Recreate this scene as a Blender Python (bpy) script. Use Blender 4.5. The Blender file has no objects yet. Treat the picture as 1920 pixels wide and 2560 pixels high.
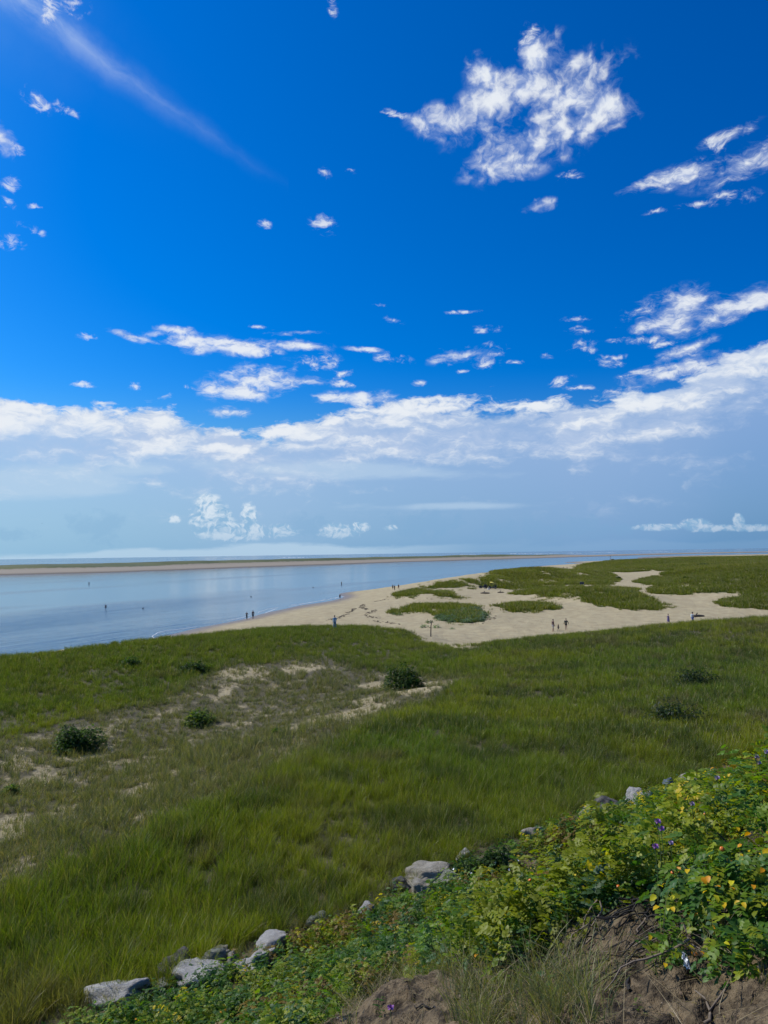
import bpy, bmesh, math, random
import numpy as np
from mathutils import Matrix, Vector, Euler

R = math.radians
SC = bpy.context.scene
COL = SC.collection
rng = np.random.default_rng(7)
random.seed(7)

# ------------------------------------------------------------------ camera
CAM_H = 13.6
FPX = 1923.0                      # focal length in photo pixels (1920 x 2560)
cam_d = bpy.data.cameras.new('camera')
cam = bpy.data.objects.new('camera', cam_d)
COL.objects.link(cam)
cam_d.sensor_fit = 'VERTICAL'
cam_d.sensor_height = 36.0
cam_d.sensor_width = 27.0
cam_d.lens = 36.0 * FPX / 2560.0
cam_d.clip_start = 0.05
cam_d.clip_end = 200000.0
CAM_R = Matrix.Rotation(R(90 + 3.1), 3, 'X') @ Matrix.Rotation(R(-0.84), 3, 'Z')
cam.matrix_world = Matrix.Translation((0, 0, CAM_H)) @ CAM_R.to_4x4()
SC.camera = cam
CAMN = np.array(CAM_R)

def ray(px, py):
    v = CAMN @ np.array([(px - 960.0) / FPX, -(py - 1280.0) / FPX, -1.0])
    return v

# ------------------------------------------------------------------ node helpers
class S:
    """a shader socket with arithmetic"""
    def __init__(self, nt, sock): self.nt = nt; self.s = sock
    def _m(self, op, *a, clamp=False):
        n = self.nt.nodes.new('ShaderNodeMath'); n.operation = op; n.use_clamp = clamp
        for i, v in enumerate((self,) + a):
            if isinstance(v, S): self.nt.links.new(v.s, n.inputs[i])
            else: n.inputs[i].default_value = v
        return S(self.nt, n.outputs[0])
    def __add__(self, o): return self._m('ADD', o)
    def __radd__(self, o): return self._m('ADD', o)
    def __sub__(self, o): return self._m('SUBTRACT', o)
    def __rsub__(self, o): return (self * -1.0) + o
    def __mul__(self, o): return self._m('MULTIPLY', o)
    def __rmul__(self, o): return self._m('MULTIPLY', o)
    def __truediv__(self, o): return self._m('DIVIDE', o)
    def min(self, o): return self._m('MINIMUM', o)
    def max(self, o): return self._m('MAXIMUM', o)
    def clamp(self): return self._m('ADD', 0.0, clamp=True)
    def step(self, a, b):
        n = self.nt.nodes.new('ShaderNodeMapRange'); n.interpolation_type = 'SMOOTHSTEP'
        self.nt.links.new(self.s, n.inputs['Value'])
        n.inputs['From Min'].default_value = a; n.inputs['From Max'].default_value = b
        return S(self.nt, n.outputs['Result'])
    def lin(self, a, b, c=0.0, d=1.0):
        n = self.nt.nodes.new('ShaderNodeMapRange')
        self.nt.links.new(self.s, n.inputs['Value'])
        n.inputs['From Min'].default_value = a; n.inputs['From Max'].default_value = b
        n.inputs['To Min'].default_value = c; n.inputs['To Max'].default_value = d
        return S(self.nt, n.outputs['Result'])

def rgb(nt, c):
    n = nt.nodes.new('ShaderNodeRGB'); n.outputs[0].default_value = (c[0], c[1], c[2], 1.0)
    return S(nt, n.outputs[0])

def mixc(nt, f, a, b, mode='MIX'):
    n = nt.nodes.new('ShaderNodeMix'); n.data_type = 'RGBA'; n.blend_type = mode
    for v, i in ((f, 0), (a, 6), (b, 7)):
        if isinstance(v, S): nt.links.new(v.s, n.inputs[i])
        elif i == 0: n.inputs[0].default_value = v
        else: n.inputs[i].default_value = (v[0], v[1], v[2], 1.0)
    return S(nt, n.outputs[2])

def comb(nt, x, y, z):
    n = nt.nodes.new('ShaderNodeCombineXYZ')
    for i, v in enumerate((x, y, z)):
        if isinstance(v, S): nt.links.new(v.s, n.inputs[i])
        else: n.inputs[i].default_value = v
    return S(nt, n.outputs[0])

def noise(nt, vec, scale, detail=4.0, rough=0.55, dist=0.0, lac=2.0, col=False):
    n = nt.nodes.new('ShaderNodeTexNoise')
    if vec is not None: nt.links.new(vec.s, n.inputs['Vector'])
    n.inputs['Scale'].default_value = scale; n.inputs['Detail'].default_value = detail
    n.inputs['Roughness'].default_value = rough; n.inputs['Distortion'].default_value = dist
    n.inputs['Lacunarity'].default_value = lac
    return S(nt, n.outputs['Color' if col else 'Fac'])

def mapping(nt, vec, loc, rotz, scale, vtype='TEXTURE'):
    n = nt.nodes.new('ShaderNodeMapping'); n.vector_type = vtype
    nt.links.new(vec.s, n.inputs['Vector'])
    n.inputs['Location'].default_value = loc
    n.inputs['Rotation'].default_value = (0, 0, rotz)
    n.inputs['Scale'].default_value = scale
    return S(nt, n.outputs[0])

def length(nt, vec):
    n = nt.nodes.new('ShaderNodeVectorMath'); n.operation = 'LENGTH'
    nt.links.new(vec.s, n.inputs[0])
    return S(nt, n.outputs['Value'])

# ------------------------------------------------------------------ world: sky with clouds
SUN_AZ, SUN_EL = R(-70.0), R(47.0)          # azimuth from +Y towards +X
def azel(px, py):
    v = ray(px, py); v = v / np.linalg.norm(v)
    return math.atan2(v[0], v[1]), math.asin(v[2])

#SKYSTART
def build_world():
    w = bpy.data.worlds.new('World'); SC.world = w; w.use_nodes = True
    nt = w.node_tree; nt.nodes.clear()
    w.cycles.sampling_method = 'NONE'
    world_nt = nt
    out = nt.nodes.new('ShaderNodeOutputWorld')
    K = FPX
    def angles(tree):
        tc = tree.nodes.new('ShaderNodeTexCoord')
        sp = tree.nodes.new('ShaderNodeSeparateXYZ'); tree.links.new(tc.outputs['Generated'], sp.inputs[0])
        x, y, z = (S(tree, sp.outputs[i]) for i in range(3))
        return x._m('ARCTAN2', y), z._m('ARCSINE')
    def nishita(tree):
        sky = tree.nodes.new('ShaderNodeTexSky'); sky.sky_type = 'NISHITA'; sky.sun_disc = False
        sky.sun_elevation = SUN_EL; sky.sun_rotation = SUN_AZ
        sky.air_density = 1.0; sky.dust_density = 1.0; sky.ozone_density = 3.0
        return S(tree, sky.outputs[0])
    # one soft ellipse in sky angles, as a reusable group
    bgp = bpy.data.node_groups.new('cloud_ellipse', 'ShaderNodeTree')
    for nm in ('az', 'el', 'A', 'B', 'C', 'D', 'E', 'F', 'acc'): bgp.interface.new_socket(nm, in_out='INPUT', socket_type='NodeSocketFloat')
    bgp.interface.new_socket('q', in_out='OUTPUT', socket_type='NodeSocketFloat')
    gi = bgp.nodes.new('NodeGroupInput'); go = bgp.nodes.new('NodeGroupOutput')
    q = [S(bgp, o) for o in gi.outputs[:9]]
    uu = q[0]._m('MULTIPLY_ADD', q[2], q[1]._m('MULTIPLY_ADD', q[3], q[4]))
    vv = q[0]._m('MULTIPLY_ADD', q[5], q[1]._m('MULTIPLY_ADD', q[6], q[7]))
    bgp.links.new(q[8]._m('SMOOTH_MIN', uu._m('MULTIPLY_ADD', uu, vv * vv), 0.25).s, go.inputs[0])
    tiles = [0]
    def begin():
        nonlocal nt, az, el, skyc
        nt = bpy.data.node_groups.new('sky_patch', 'ShaderNodeTree')
        nt.interface.new_socket('sky', in_out='OUTPUT', socket_type='NodeSocketShader')
        az, el = angles(nt); skyc = nishita(nt)
    az = el = skyc = None
    WHITE = (8.3, 8.7, 9.2)
    eps = [0.0]

    def nz(ax, ay, sx, sy, ox=0.0, oy=0.0, detail=6.0, rough=0.6, col=False):
        n = nt.nodes.new('ShaderNodeTexNoise'); n.noise_dimensions = '2D'
        v = comb(nt, ax._m('MULTIPLY_ADD', sx, ox), ay._m('MULTIPLY_ADD', sy, oy), 0.0)
        nt.links.new(v.s, n.inputs['Vector'])
        n.inputs['Scale'].default_value = 1.0; n.inputs['Detail'].default_value = detail + eps[0]
        n.inputs['Roughness'].default_value = rough
        return S(nt, n.outputs['Color' if col else 'Fac'])

    class Tile:
        """one patch of the sky; its noises are made on demand"""
        def __init__(self):
            eps[0] += 0.0007; self.c = {}
        def get(self, k):
            if k in self.c: return self.c[k]
            if k == 'w':
                sc = nt.nodes.new('ShaderNodeSeparateColor')
                nt.links.new(nz(az, el, K / 80, K / 60, 3.1, 1.7, 3.0, 0.6, True).s, sc.inputs[0])
                r = ((S(nt, sc.outputs[0]) - 0.5) * (60 / K), (S(nt, sc.outputs[1]) - 0.5) * (34 / K))
            elif k == 'p': r = (az + self.get('w')[0], el + self.get('w')[1])
            elif k == 'n1': r = nz(*self.get('p'), K / 95, K / 85, 0, 0, 8.0, 0.62)
            elif k == 'lit': r = nz(*self.get('p'), K / 95, K / 85, 0.09, -0.14, 5.0, 0.60)
            elif k == 'vb':
                n = nt.nodes.new('ShaderNodeTexVoronoi'); n.voronoi_dimensions = '2D'; n.feature = 'F1'; n.normalize = True
                a_, e_ = self.get('p'); v = comb(nt, a_ * (K / 62), e_ * (K / 54), 0.0); nt.links.new(v.s, n.inputs['Vector'])
                n.inputs['Scale'].default_value = 1.0; n.inputs['Detail'].default_value = 2.0 + eps[0]; n.inputs['Roughness'].default_value = 0.55
                r = S(nt, n.outputs['Distance']) * -1.0 + 1.0
            elif k == 'n2': r = nz(*self.get('p'), K / 130, K / 48, 5.0, 2.0, 8.0, 0.64)
            elif k == 'lit2': r = nz(*self.get('p'), K / 130, K / 48, 5.05, 1.78, 5.0, 0.64)
            elif k == 'ns': r = nz(*self.get('p'), K / 46, K / 24, 7.0, 3.0, 6.0, 0.66)
            elif k == 'nsl': r = nz(*self.get('p'), K / 46, K / 24, 7.08, 2.8, 4.0, 0.66)
            elif k == 'n3': r = nz(az, el, K / 520, K / 105, 1.0, 7.0, 6.0, 0.58)
            elif k == 'nb': r = nz(*self.get('p'), K / 210, K / 74, 2.0, 9.0, 8.0, 0.62)
            elif k == 'nbl': r = nz(*self.get('p'), K / 210, K / 74, 2.03, 8.80, 5.0, 0.62)
            elif k == 'nt': r = nz(*self.get('p'), K / 40, K / 40, 4.0, 4.0, 6.0, 0.6)
            elif k == 'ntl': r = nz(*self.get('p'), K / 40, K / 40, 4.12, 3.80, 5.0, 0.6)
            self.c[k] = r
            return r

    def blobs(lst):
        acc = None
        for (px, py, rx, ry, rot) in lst:
            a, e = azel(px, py); c, t = math.cos(R(rot)), math.sin(R(rot)); sx, sy = K / rx, K / ry
            g = nt.nodes.new('ShaderNodeGroup'); g.node_tree = bgp
            for i, v in enumerate((az, el, c * sx, t * sx, -(a * c + e * t) * sx, -t * sy, c * sy, -(e * c - a * t) * sy, 60.0 if acc is None else acc)):
                if isinstance(v, S): nt.links.new(v.s, g.inputs[i])
                else: g.inputs[i].default_value = v
            acc = S(nt, g.outputs[0])
        return acc.max(0.0)._m('SQRT') * -1.0 + 1.0

    # px, py, half-sizes, tilt, of each cloud (photo pixels stand for sky angles)
    CUM = [(1440, 225, 150, 66, 10), (1530, 262, 70, 55, -25), (1310, 345, 130, 60, 14), (1390, 320, 105, 66, 0),
           (1230, 262, 135, 58, 26), (1110, 308, 95, 40, -8), (1270, 405, 120, 46, 6), (1210, 185, 48, 52, 60),
           (1345, 140, 78, 44, 10), (1325, 92, 30, 44, -20), (1290, 230, 90, 50, 40),
           (5, 342, 46, 32, -30), (50, 372, 30, 15, -30), (90, 252, 38, 24, -25), (165, 272, 34, 20, -20),
           (808, 560, 42, 27, -15), (812, 432, 20, 16, 0), (663, 560, 28, 12, -10),
           (125, 20, 32, 44, 40), (180, 8, 44, 28, 0), (75, 573, 40, 12, -10), (25, 605, 44, 19, 5), (18, 508, 22, 16, 0),
           (92, 518, 22, 9, 0), (30, 460, 26, 22, 0), (1345, 515, 54, 17, 5), (985, 286, 44, 12, -6), (830, 8, 18, 30, 20), (1430, 440, 40, 16, 0), (880, 425, 22, 9, 0)]
    FLAT = [(1720, 432, 170, 26, 7), (1870, 405, 150, 38, 9), (1825, 338, 74, 18, 10), (1790, 362, 40, 20, -20), (1835, 490, 62, 20, -8), (1750, 512, 60, 10, -3), (1640, 528, 40, 8, 0),
            (470, 856, 130, 30, -2), (590, 866, 110, 28, -3), (350, 846, 90, 12, -12), (450, 828, 72, 14, -4), (660, 880, 56, 14, 0),
            (740, 831, 92, 12, 2), (755, 862, 80, 18, -4), (800, 905, 64, 30, -4), (650, 948, 150, 46, 6), (600, 975, 130, 36, 0), (740, 952, 110, 24, 4),
            (560, 1030, 80, 18, 2), (980, 898, 58, 18, -8), (1150, 888, 92, 26, 4), (1215, 908, 42, 20, 0), (1240, 866, 36, 14, -10), (1210, 824, 54, 11, 0), (930, 876, 74, 9, -6),
            (1690, 770, 130, 50, 8), (1830, 770, 150, 40, 12), (1630, 812, 90, 26, 0), (1600, 780, 50, 20, 10), (1690, 812, 90, 36, -10), (1700, 880, 100, 18, 16), (1460, 868, 42, 22, 0), (1455, 826, 46, 12, -8), (1440, 798, 44, 9, -4),
            (1515, 905, 50, 18, -8), (1545, 893, 40, 10, 6), (1400, 955, 42, 16, 12), (1540, 980, 66, 14, 2), (1450, 970, 48, 10, 0), (1620, 850, 60, 14, 0), (1560, 850, 50, 10, 0), (1690, 925, 150, 30, 10), (1590, 935, 50, 12, 4),
            (210, 961, 34, 12, 0), (340, 965, 30, 11, 0), (215, 842, 32, 11, 0), (860, 960, 44, 14, 0), (855, 935, 38, 14, 15), (480, 970, 26, 8, -10), (1290, 905, 34, 8, 0), (1660, 860, 44, 9, 4), (1870, 880, 60, 14, 12), (1050, 957, 24, 10, 0), (640, 815, 30, 8, 0),
            (920, 1000, 90, 24, 4), (820, 998, 70, 22, 4), (980, 800, 34, 9, -14), (955, 762, 26, 7, 0), (1160, 780, 60, 6, 0), (1370, 890, 26, 9, 0), (1155, 930, 24, 8, 10), (1240, 885, 30, 9, 0),
            (1900, 750, 90, 30, 14)]
    TOW = [(530, 1300, 62, 56, 0), (520, 1262, 42, 30, 0), (560, 1328, 70, 36, 0), (625, 1290, 26, 34, 0), (630, 1330, 52, 30, 0), (700, 1328, 56, 22, 0), (850, 1328, 62, 24, 0), (900, 1318, 30, 18, 0),
           (436, 1300, 18, 11, 0), (1650, 1318, 84, 11, 0), (1735, 1312, 42, 17, 0), (1775, 1321, 66, 10, 0), (1880, 1320, 70, 10, 0), (1848, 1303, 14, 20, 0), (975, 1320, 22, 10, 0)]
    FAR = [(250, 1320, 80, 44, 0), (1060, 1312, 100, 44, 0), (1250, 1325, 60, 30, 0), (1450, 1318, 110, 32, 0), (760, 1312, 70, 36, 0), (20, 1335, 60, 20, 0), (1330, 1318, 46, 26, 0), (1560, 1320, 50, 22, 0)]

    def base():
        hs = nt.nodes.new('ShaderNodeHueSaturation'); nt.links.new(skyc.s, hs.inputs['Color'])
        hs.inputs['Hue'].default_value = 0.492; hs.inputs['Saturation'].default_value = 1.70
        up = el.step(-0.02, 0.24)
        b = mixc(nt, up, skyc, S(nt, hs.outputs[0]))
        b = mixc(nt, 1.0, b, comb(nt, up.lin(0, 1, 0.55, 0.40), up.lin(0, 1, 0.90, 0.94), up.lin(0, 1, 1.05, 1.46)), 'MULTIPLY')
        side = az.lin(-0.5, 0.5, 0.0, 1.0).clamp()
        b = mixc(nt, 1.0, b, comb(nt, 1.0, side.lin(0, 1, 1.04, 0.78), side.lin(0, 1, 1.0, 0.86)), 'MULTIPLY')
        low = mixc(nt, side, (2.75, 5.5, 8.0), (1.25, 3.1, 5.9))
        return mixc(nt, el.step(0.215, -0.02) * 0.80, b, low)

    def litmix(t, m, a, b, k, lo, hi):
        f = (t.get(a) - t.get(b)) * k + m * 0.55 + az.lin(-0.5, 0.5, 0.34, 0.0)
        return mixc(nt, f.step(lo, hi), (3.9, 4.9, 7.5), WHITE)

    def add_small(t, c, lst):
        if not lst: return c
        D = blobs(lst)
        m = (D * 1.05 + (t.get('ns') - 0.5) * 4.2).step(0.15, 1.75) * D.step(-0.15, 0.35)
        return mixc(nt, m * 0.82, c, litmix(t, m, 'ns', 'nsl', 1.4, 0.05, 0.75))

    def add_cum(t, c, lst):
        c = add_small(t, c, [b for b in lst if b[2] < 45])
        lst = [b for b in lst if b[2] >= 45]
        if not lst: return c
        D = blobs(lst)
        q = D * 1.1 + (t.get('n1') - 0.5) * 2.9 + (t.get('vb') - 0.62) * 1.5 + (t.get('ns') - 0.5) * 0.5
        m = q.step(-0.02, 1.45) * D.step(-0.3, 0.2)
        f = (t.get('n1') - t.get('lit')) * 2.2 + (t.get('vb') - 0.6) * 1.1 + m * 0.55 + az.lin(-0.5, 0.5, 0.34, 0.0)
        return mixc(nt, m * 0.96, c, mixc(nt, f.step(0.10, 0.95), (4.2, 5.2, 7.8), WHITE))

    def add_flat(t, c, lst):
        c = add_small(t, c, [b for b in lst if b[2] < 70])
        lst = [b for b in lst if b[2] >= 70]
        if not lst: return c
        D = blobs(lst)
        m = (D * 1.25 + (t.get('n2') - 0.5) * 3.2 + (t.get('ns') - 0.5) * 1.4).step(0.0, 1.45) * D.step(-0.2, 0.25)
        return mixc(nt, m * 0.93, c, litmix(t, m, 'n2', 'lit2', 1.8, 0.05, 0.80))

    def add_trail(t, c):
        a0, e0 = azel(300, 190)
        p0, p1 = azel(20, 10), azel(620, 430)
        an = math.atan2(p1[1] - p0[1], p1[0] - p0[0]); ca, sa = math.cos(an), math.sin(an)
        tx = (az - a0) * ca + (el - e0) * sa
        ty = (el - e0) * ca - (az - a0) * sa
        ty = ty + tx * tx * 0.10 - 5 / K + (nz(az, el, K / 130, K / 130, 0, 3, 4.0) - 0.5) * (34 / K)
        wid = tx.lin(-420 / K, 420 / K, 78 / K, 24 / K)
        core = ((ty / wid)._m('ABSOLUTE') * -1.0 + 1.0).clamp()
        core = core * core
        fade = tx.lin(-330 / K, 520 / K, 1.0, 0.0).clamp(); fade = fade * fade
        m = core * fade * (nz(tx, ty, K / 130, K / 46, 2, 2, 6.0, 0.62) * 2.3 - 0.35).clamp()
        halo = ((ty / (wid * 2.6))._m('ABSOLUTE') * -1.0 + 1.0).clamp() * fade * fade * 0.22
        c = mixc(nt, halo * nz(az, el, K / 150, K / 150, 1, 1, 4.0), c, (4.5, 6.5, 9.0))
        return mixc(nt, m * 0.68, c, (6.4, 7.6, 9.3))

    xs = [-900, 0, 200, 420, 640, 800, 960, 1200, 1350, 1450, 1600, 1740, 1920, 2800]
    ED = [1010, 1008, 1012, 1030, 1066, 1040, 1008, 998, 996, 1006, 985, 930, 862, 800]
    A = [azel(x, 1000)[0] for x in xs]
    E = [azel(x, y)[1] for x, y in zip(xs, ED)]
    def curve(sock, xsv, ysv, lo, hi):
        n = nt.nodes.new('ShaderNodeFloatCurve'); c = n.mapping.curves[0]
        pts = [((x - xsv[0]) / (xsv[-1] - xsv[0]), (y - lo) / (hi - lo)) for x, y in zip(xsv, ysv)]
        for i, p in enumerate(pts):
            if i < 2: c.points[i].location = p
            else: c.points.new(*p)
        for p in c.points: p.handle_type = 'AUTO'
        n.mapping.update()
        nt.links.new(sock.lin(xsv[0], xsv[-1]).s, n.inputs['Value'])
        return S(nt, n.outputs[0]) * (hi - lo) + lo

    def add_bank(t, c, full=True):
        """the long cloud bank over the sea: torn white crest, grey-blue underside"""
        dl = (curve(az, A, E, min(E) - 0.02, max(E) + 0.02) - el) * K
        nb, n2 = t.get('nb'), t.get('n2')
        top = (dl + (nb - 0.5) * 150.0 + (n2 - 0.5) * 80.0).step(-8.0, 26.0)
        rightw = az.lin(azel(500, 1000)[0], azel(1500, 1000)[0], 0.30, 1.0).clamp()
        c = mixc(nt, top * dl.step(560.0, 200.0) * rightw * 0.60, c, mixc(nt, az.lin(-0.3, 0.5, 0.0, 1.0).clamp(), (2.7, 4.5, 7.3), (1.5, 3.2, 6.0)))
        c = mixc(nt, top * dl.lin(90.0, 400.0, 1.0, 0.0).clamp() * 0.78, c, mixc(nt, az.lin(-0.4, 0.5, 0.0, 1.0).clamp(), (4.3, 5.7, 8.0), (2.9, 4.4, 7.2)))
        wisp = (nb * 1.5 + n2 * 0.9 + (t.get('ns') - 0.5) * 0.5 + dl.lin(0, 190, 0.34, -0.56)).step(0.70, 1.60) * dl.step(330.0, 180.0)
        shade = (nb - t.get('nbl')) * 2.2 + (n2 - 0.5) * 0.8 + az.lin(-0.5, 0.5, 0.62, 0.40) + dl.lin(0, 120, 0.1, -0.1)
        c = mixc(nt, top * wisp * 0.95, c, mixc(nt, shade.step(0.25, 0.85), (4.9, 6.0, 8.0), WHITE))
        return c

    def add_low(t, c):
        n3 = t.get('n3')
        D = blobs([(120, 1205, 340, 40, 5), (330, 1178, 130, 24, 3), (900, 1180, 520, 30, -2), (1150, 1265, 280, 16, 0)])
        c = mixc(nt, (D * 1.2 + (n3 - 0.5) * 3.2).step(0.0, 0.9) * D.step(-0.3, 0.1) * 0.50, c, (5.2, 6.7, 8.3))
        bank = (24.0 - el * K + (n3 - 0.5) * 70.0).step(0.0, 12.0) * az.lin(azel(850, 1350)[0], azel(1200, 1350)[0], 1.0, 0.12).clamp()
        F = blobs(FAR)
        c = mixc(nt, (F + (t.get('nt') - 0.5) * 2.0).step(0.0, 0.6) * 0.26, c, (1.9, 3.9, 6.3))
        T = blobs(TOW)
        m = (T * 1.3 + (t.get('nt') - 0.5) * 1.35).step(0.04, 0.55)
        f = (t.get('nt') - t.get('ntl')) * 2.6 + T * 0.25 + 0.36 - el.lin(0.0, 0.08, 0.25, 0.0)
        c = mixc(nt, m * el.lin(0.008, 0.05, 0.25, 0.80).clamp(), c, mixc(nt, f.step(0.05, 0.75), (2.6, 4.7, 6.9), (7.4, 8.3, 9.1)))
        return mixc(nt, bank * 0.62, c, (5.3, 6.9, 8.3))

    def near(lst, a0, a1, e0, e1, k=1.45):
        r = []
        for b in lst:
            a, e = azel(b[0], b[1]); c, s_ = abs(math.cos(R(b[4]))), abs(math.sin(R(b[4])))
            mx, my = (b[2] * c + b[3] * s_) * k / K, (b[2] * s_ + b[3] * c) * k / K
            if a + mx > a0 and a - mx < a1 and e + my > e0 and e - my < e1: r.append(b)
        return r

    def shader(c):
        """close the open patch and hang it in the world"""
        nonlocal nt
        b = nt.nodes.new('ShaderNodeBackground'); b.inputs['Strength'].default_value = 0.1
        if isinstance(c, S): nt.links.new(c.s, b.inputs['Color'])
        else: b.inputs['Color'].default_value = (*c, 1)
        o = nt.nodes.new('NodeGroupOutput'); nt.links.new(b.outputs[0], o.inputs[0])
        g = world_nt.nodes.new('ShaderNodeGroup'); g.node_tree = nt
        return g.outputs[0]
    waz, wel = angles(world_nt)
    def mix(f, a, b):
        m = world_nt.nodes.new('ShaderNodeMixShader'); world_nt.links.new(f.s, m.inputs[0])
        world_nt.links.new(a, m.inputs[1]); world_nt.links.new(b, m.inputs[2])
        return m.outputs[0]
    def above(e): return wel._m('GREATER_THAN', e)
    def rightof(a): return waz._m('GREATER_THAN', a)
    E1, E2, E3 = azel(960, 1120)[1], azel(960, 660)[1], 0.66
    def high(a0, a1, trail=False):
        begin(); t = Tile(); c = base()
        if trail: c = add_trail(t, c)
        c = add_flat(t, c, near(FLAT, a0, a1, E2, E3))
        return shader(add_cum(t, c, near(CUM, a0, a1, E2, E3)))
    def middle(a0, a1):
        begin(); t = Tile(); c = add_bank(t, base())
        c = add_flat(t, c, near(FLAT, a0, a1, E1, E2))
        return shader(add_cum(t, c, near(CUM, a0, a1, E1, E2)))
    begin(); t = Tile()
    lowrow = shader(add_low(t, add_bank(t, base())))
    h = [-0.60, azel(720, 300)[0], azel(960, 300)[0], azel(1590, 300)[0], 0.60]
    hrow = mix(rightof(h[1]), high(h[0], h[1], True), mix(rightof(h[2]), high(h[1], h[2]), mix(rightof(h[3]), high(h[2], h[3]), high(h[3], h[4]))))
    m_ = [-0.60, azel(430, 880)[0], azel(880, 880)[0], azel(1330, 880)[0], 0.60]
    mrow = mix(rightof(m_[1]), middle(m_[0], m_[1]), mix(rightof(m_[2]), middle(m_[1], m_[2]), mix(rightof(m_[3]), middle(m_[2], m_[3]), middle(m_[3], m_[4]))))
    vis = mix(above(E1), lowrow, mix(above(E2), mrow, hrow))
    # the rest of the sky: the same bank and scattered puffs all round
    begin(); t = Tile()
    c = base()
    g = nz(az, el, 9.0, 16.0, 8.0, 5.0, 5.0, 0.6)
    c = mixc(nt, (g + el.lin(0.0, 0.8, 0.05, -0.05)).step(0.56, 0.72) * 0.85, c, (7.0, 7.7, 8.8))
    c = mixc(nt, (0.22 - el + (g - 0.5) * 0.25).step(0.0, 0.06) * 0.55, c, (4.4, 5.7, 7.9))
    rest = shader(c)
    outside = waz._m('ABSOLUTE')._m('GREATER_THAN', 0.60).max(above(E3))
    allsky = mix(outside, vis, rest)
    begin()
    allsky = mix(above(-0.003), shader((3.0, 4.4, 5.6)), allsky)
    world_nt.links.new(allsky, out.inputs[0])
build_world()
#SKYEND

sun_d = bpy.data.lights.new('sun', 'SUN')
sun = bpy.data.objects.new('sun', sun_d); COL.objects.link(sun)
sun_d.energy = 4.5; sun_d.angle = R(0.53); sun_d.color = (1.0, 0.95, 0.87)
sd = Vector((math.sin(SUN_AZ) * math.cos(SUN_EL), math.cos(SUN_AZ) * math.cos(SUN_EL), math.sin(SUN_EL)))
sun.rotation_euler = sd.to_track_quat('Z', 'Y').to_euler()
sun.location = (-40, 0, 60)

SC.view_settings.view_transform = 'Standard'
SC.view_settings.look = 'None'
SC.view_settings.exposure = 0.0
SC.view_settings.gamma = 1.0
SC.view_settings.use_curve_mapping = False
SC.cycles.use_adaptive_sampling = True
SC.cycles.adaptive_threshold = 0.02
SC.cycles.max_bounces = 4
SC.cycles.diffuse_bounces = 1
SC.cycles.glossy_bounces = 3
SC.cycles.transmission_bounces = 2
SC.cycles.transparent_max_bounces = 6
SC.cycles.caustics_reflective = False
SC.cycles.caustics_refractive = False

# ------------------------------------------------------------------ numpy noise, mesh helpers
def _h(ix, iy, seed):
    n = (ix.astype(np.int64) * 374761393 + iy.astype(np.int64) * 668265263 + seed * 1442695041) & 0xFFFFFFFF
    n = ((n ^ (n >> 13)) * 1274126177) & 0xFFFFFFFF
    n = n ^ (n >> 16)
    return (n & 0xFFFF) / 65535.0
def vnoise(x, y, seed=0):
    x = np.asarray(x, float); y = np.asarray(y, float)
    ix, iy = np.floor(x), np.floor(y); fx, fy = x - ix, y - iy
    fx = fx * fx * (3 - 2 * fx); fy = fy * fy * (3 - 2 * fy)
    a, b = _h(ix, iy, seed), _h(ix + 1, iy, seed)
    c, d = _h(ix, iy + 1, seed), _h(ix + 1, iy + 1, seed)
    return (a * (1 - fx) + b * fx) * (1 - fy) + (c * (1 - fx) + d * fx) * fy
def fbm(x, y, seed=0, octv=4, gain=0.5):
    s, a, t = 0.0, 1.0, 0.0
    for i in range(octv):
        s = s + a * vnoise(x * 2 ** i + 17.3 * i, y * 2 ** i - 9.1 * i, seed + i); t += a; a *= gain
    return s / t
def sstep(x, a, b):
    t = np.clip((x - a) / (b - a), 0, 1); return t * t * (3 - 2 * t)

def np_mesh(name, V, F, smooth=False):
    """V (n,3), F list of (m,k) index arrays"""
    me = bpy.data.meshes.new(name)
    if isinstance(F, np.ndarray): F = [F]
    V = np.asarray(V, np.float32)
    me.vertices.add(len(V)); me.vertices.foreach_set('co', V.ravel())
    tot = np.concatenate([np.full(len(f), f.shape[1], np.int32) for f in F])
    idx = np.concatenate([np.asarray(f, np.int32).ravel() for f in F])
    me.loops.add(len(idx)); me.loops.foreach_set('vertex_index', idx)
    me.polygons.add(len(tot))
    me.polygons.foreach_set('loop_start', np.concatenate([[0], np.cumsum(tot)[:-1]]).astype(np.int32))
    me.polygons.foreach_set('loop_total', tot)
    if smooth: me.polygons.foreach_set('use_smooth', np.ones(len(tot), bool))
    me.update(calc_edges=True)
    return me
def set_attr(me, name, data, typ='FLOAT'):
    a = me.attributes.new(name, typ, 'POINT')
    data = np.asarray(data, np.float32 if typ != 'INT' else np.int32)
    a.data.foreach_set({'FLOAT': 'value', 'INT': 'value', 'FLOAT_COLOR': 'color', 'FLOAT_VECTOR': 'vector'}[typ], data.ravel())
def obj(name, me, mat=None, parent=None, loc=None):
    o = bpy.data.objects.new(name, me); COL.objects.link(o)
    if mat is not None and len(me.materials) == 0: me.materials.append(mat)
    if parent is not None: o.parent = parent
    if loc is not None: o.location = loc
    return o
def empty(name, loc=(0, 0, 0), rz=0.0):
    o = bpy.data.objects.new(name, None); COL.objects.link(o)
    o.location = loc; o.rotation_euler = (0, 0, rz); o.empty_display_size = 0.2
    return o
def tag(o, label=None, cat=None, group=None, kind=None):
    if label: o['label'] = label
    if cat: o['category'] = cat
    if group: o['group'] = group
    if kind: o['kind'] = kind
    return o

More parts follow.
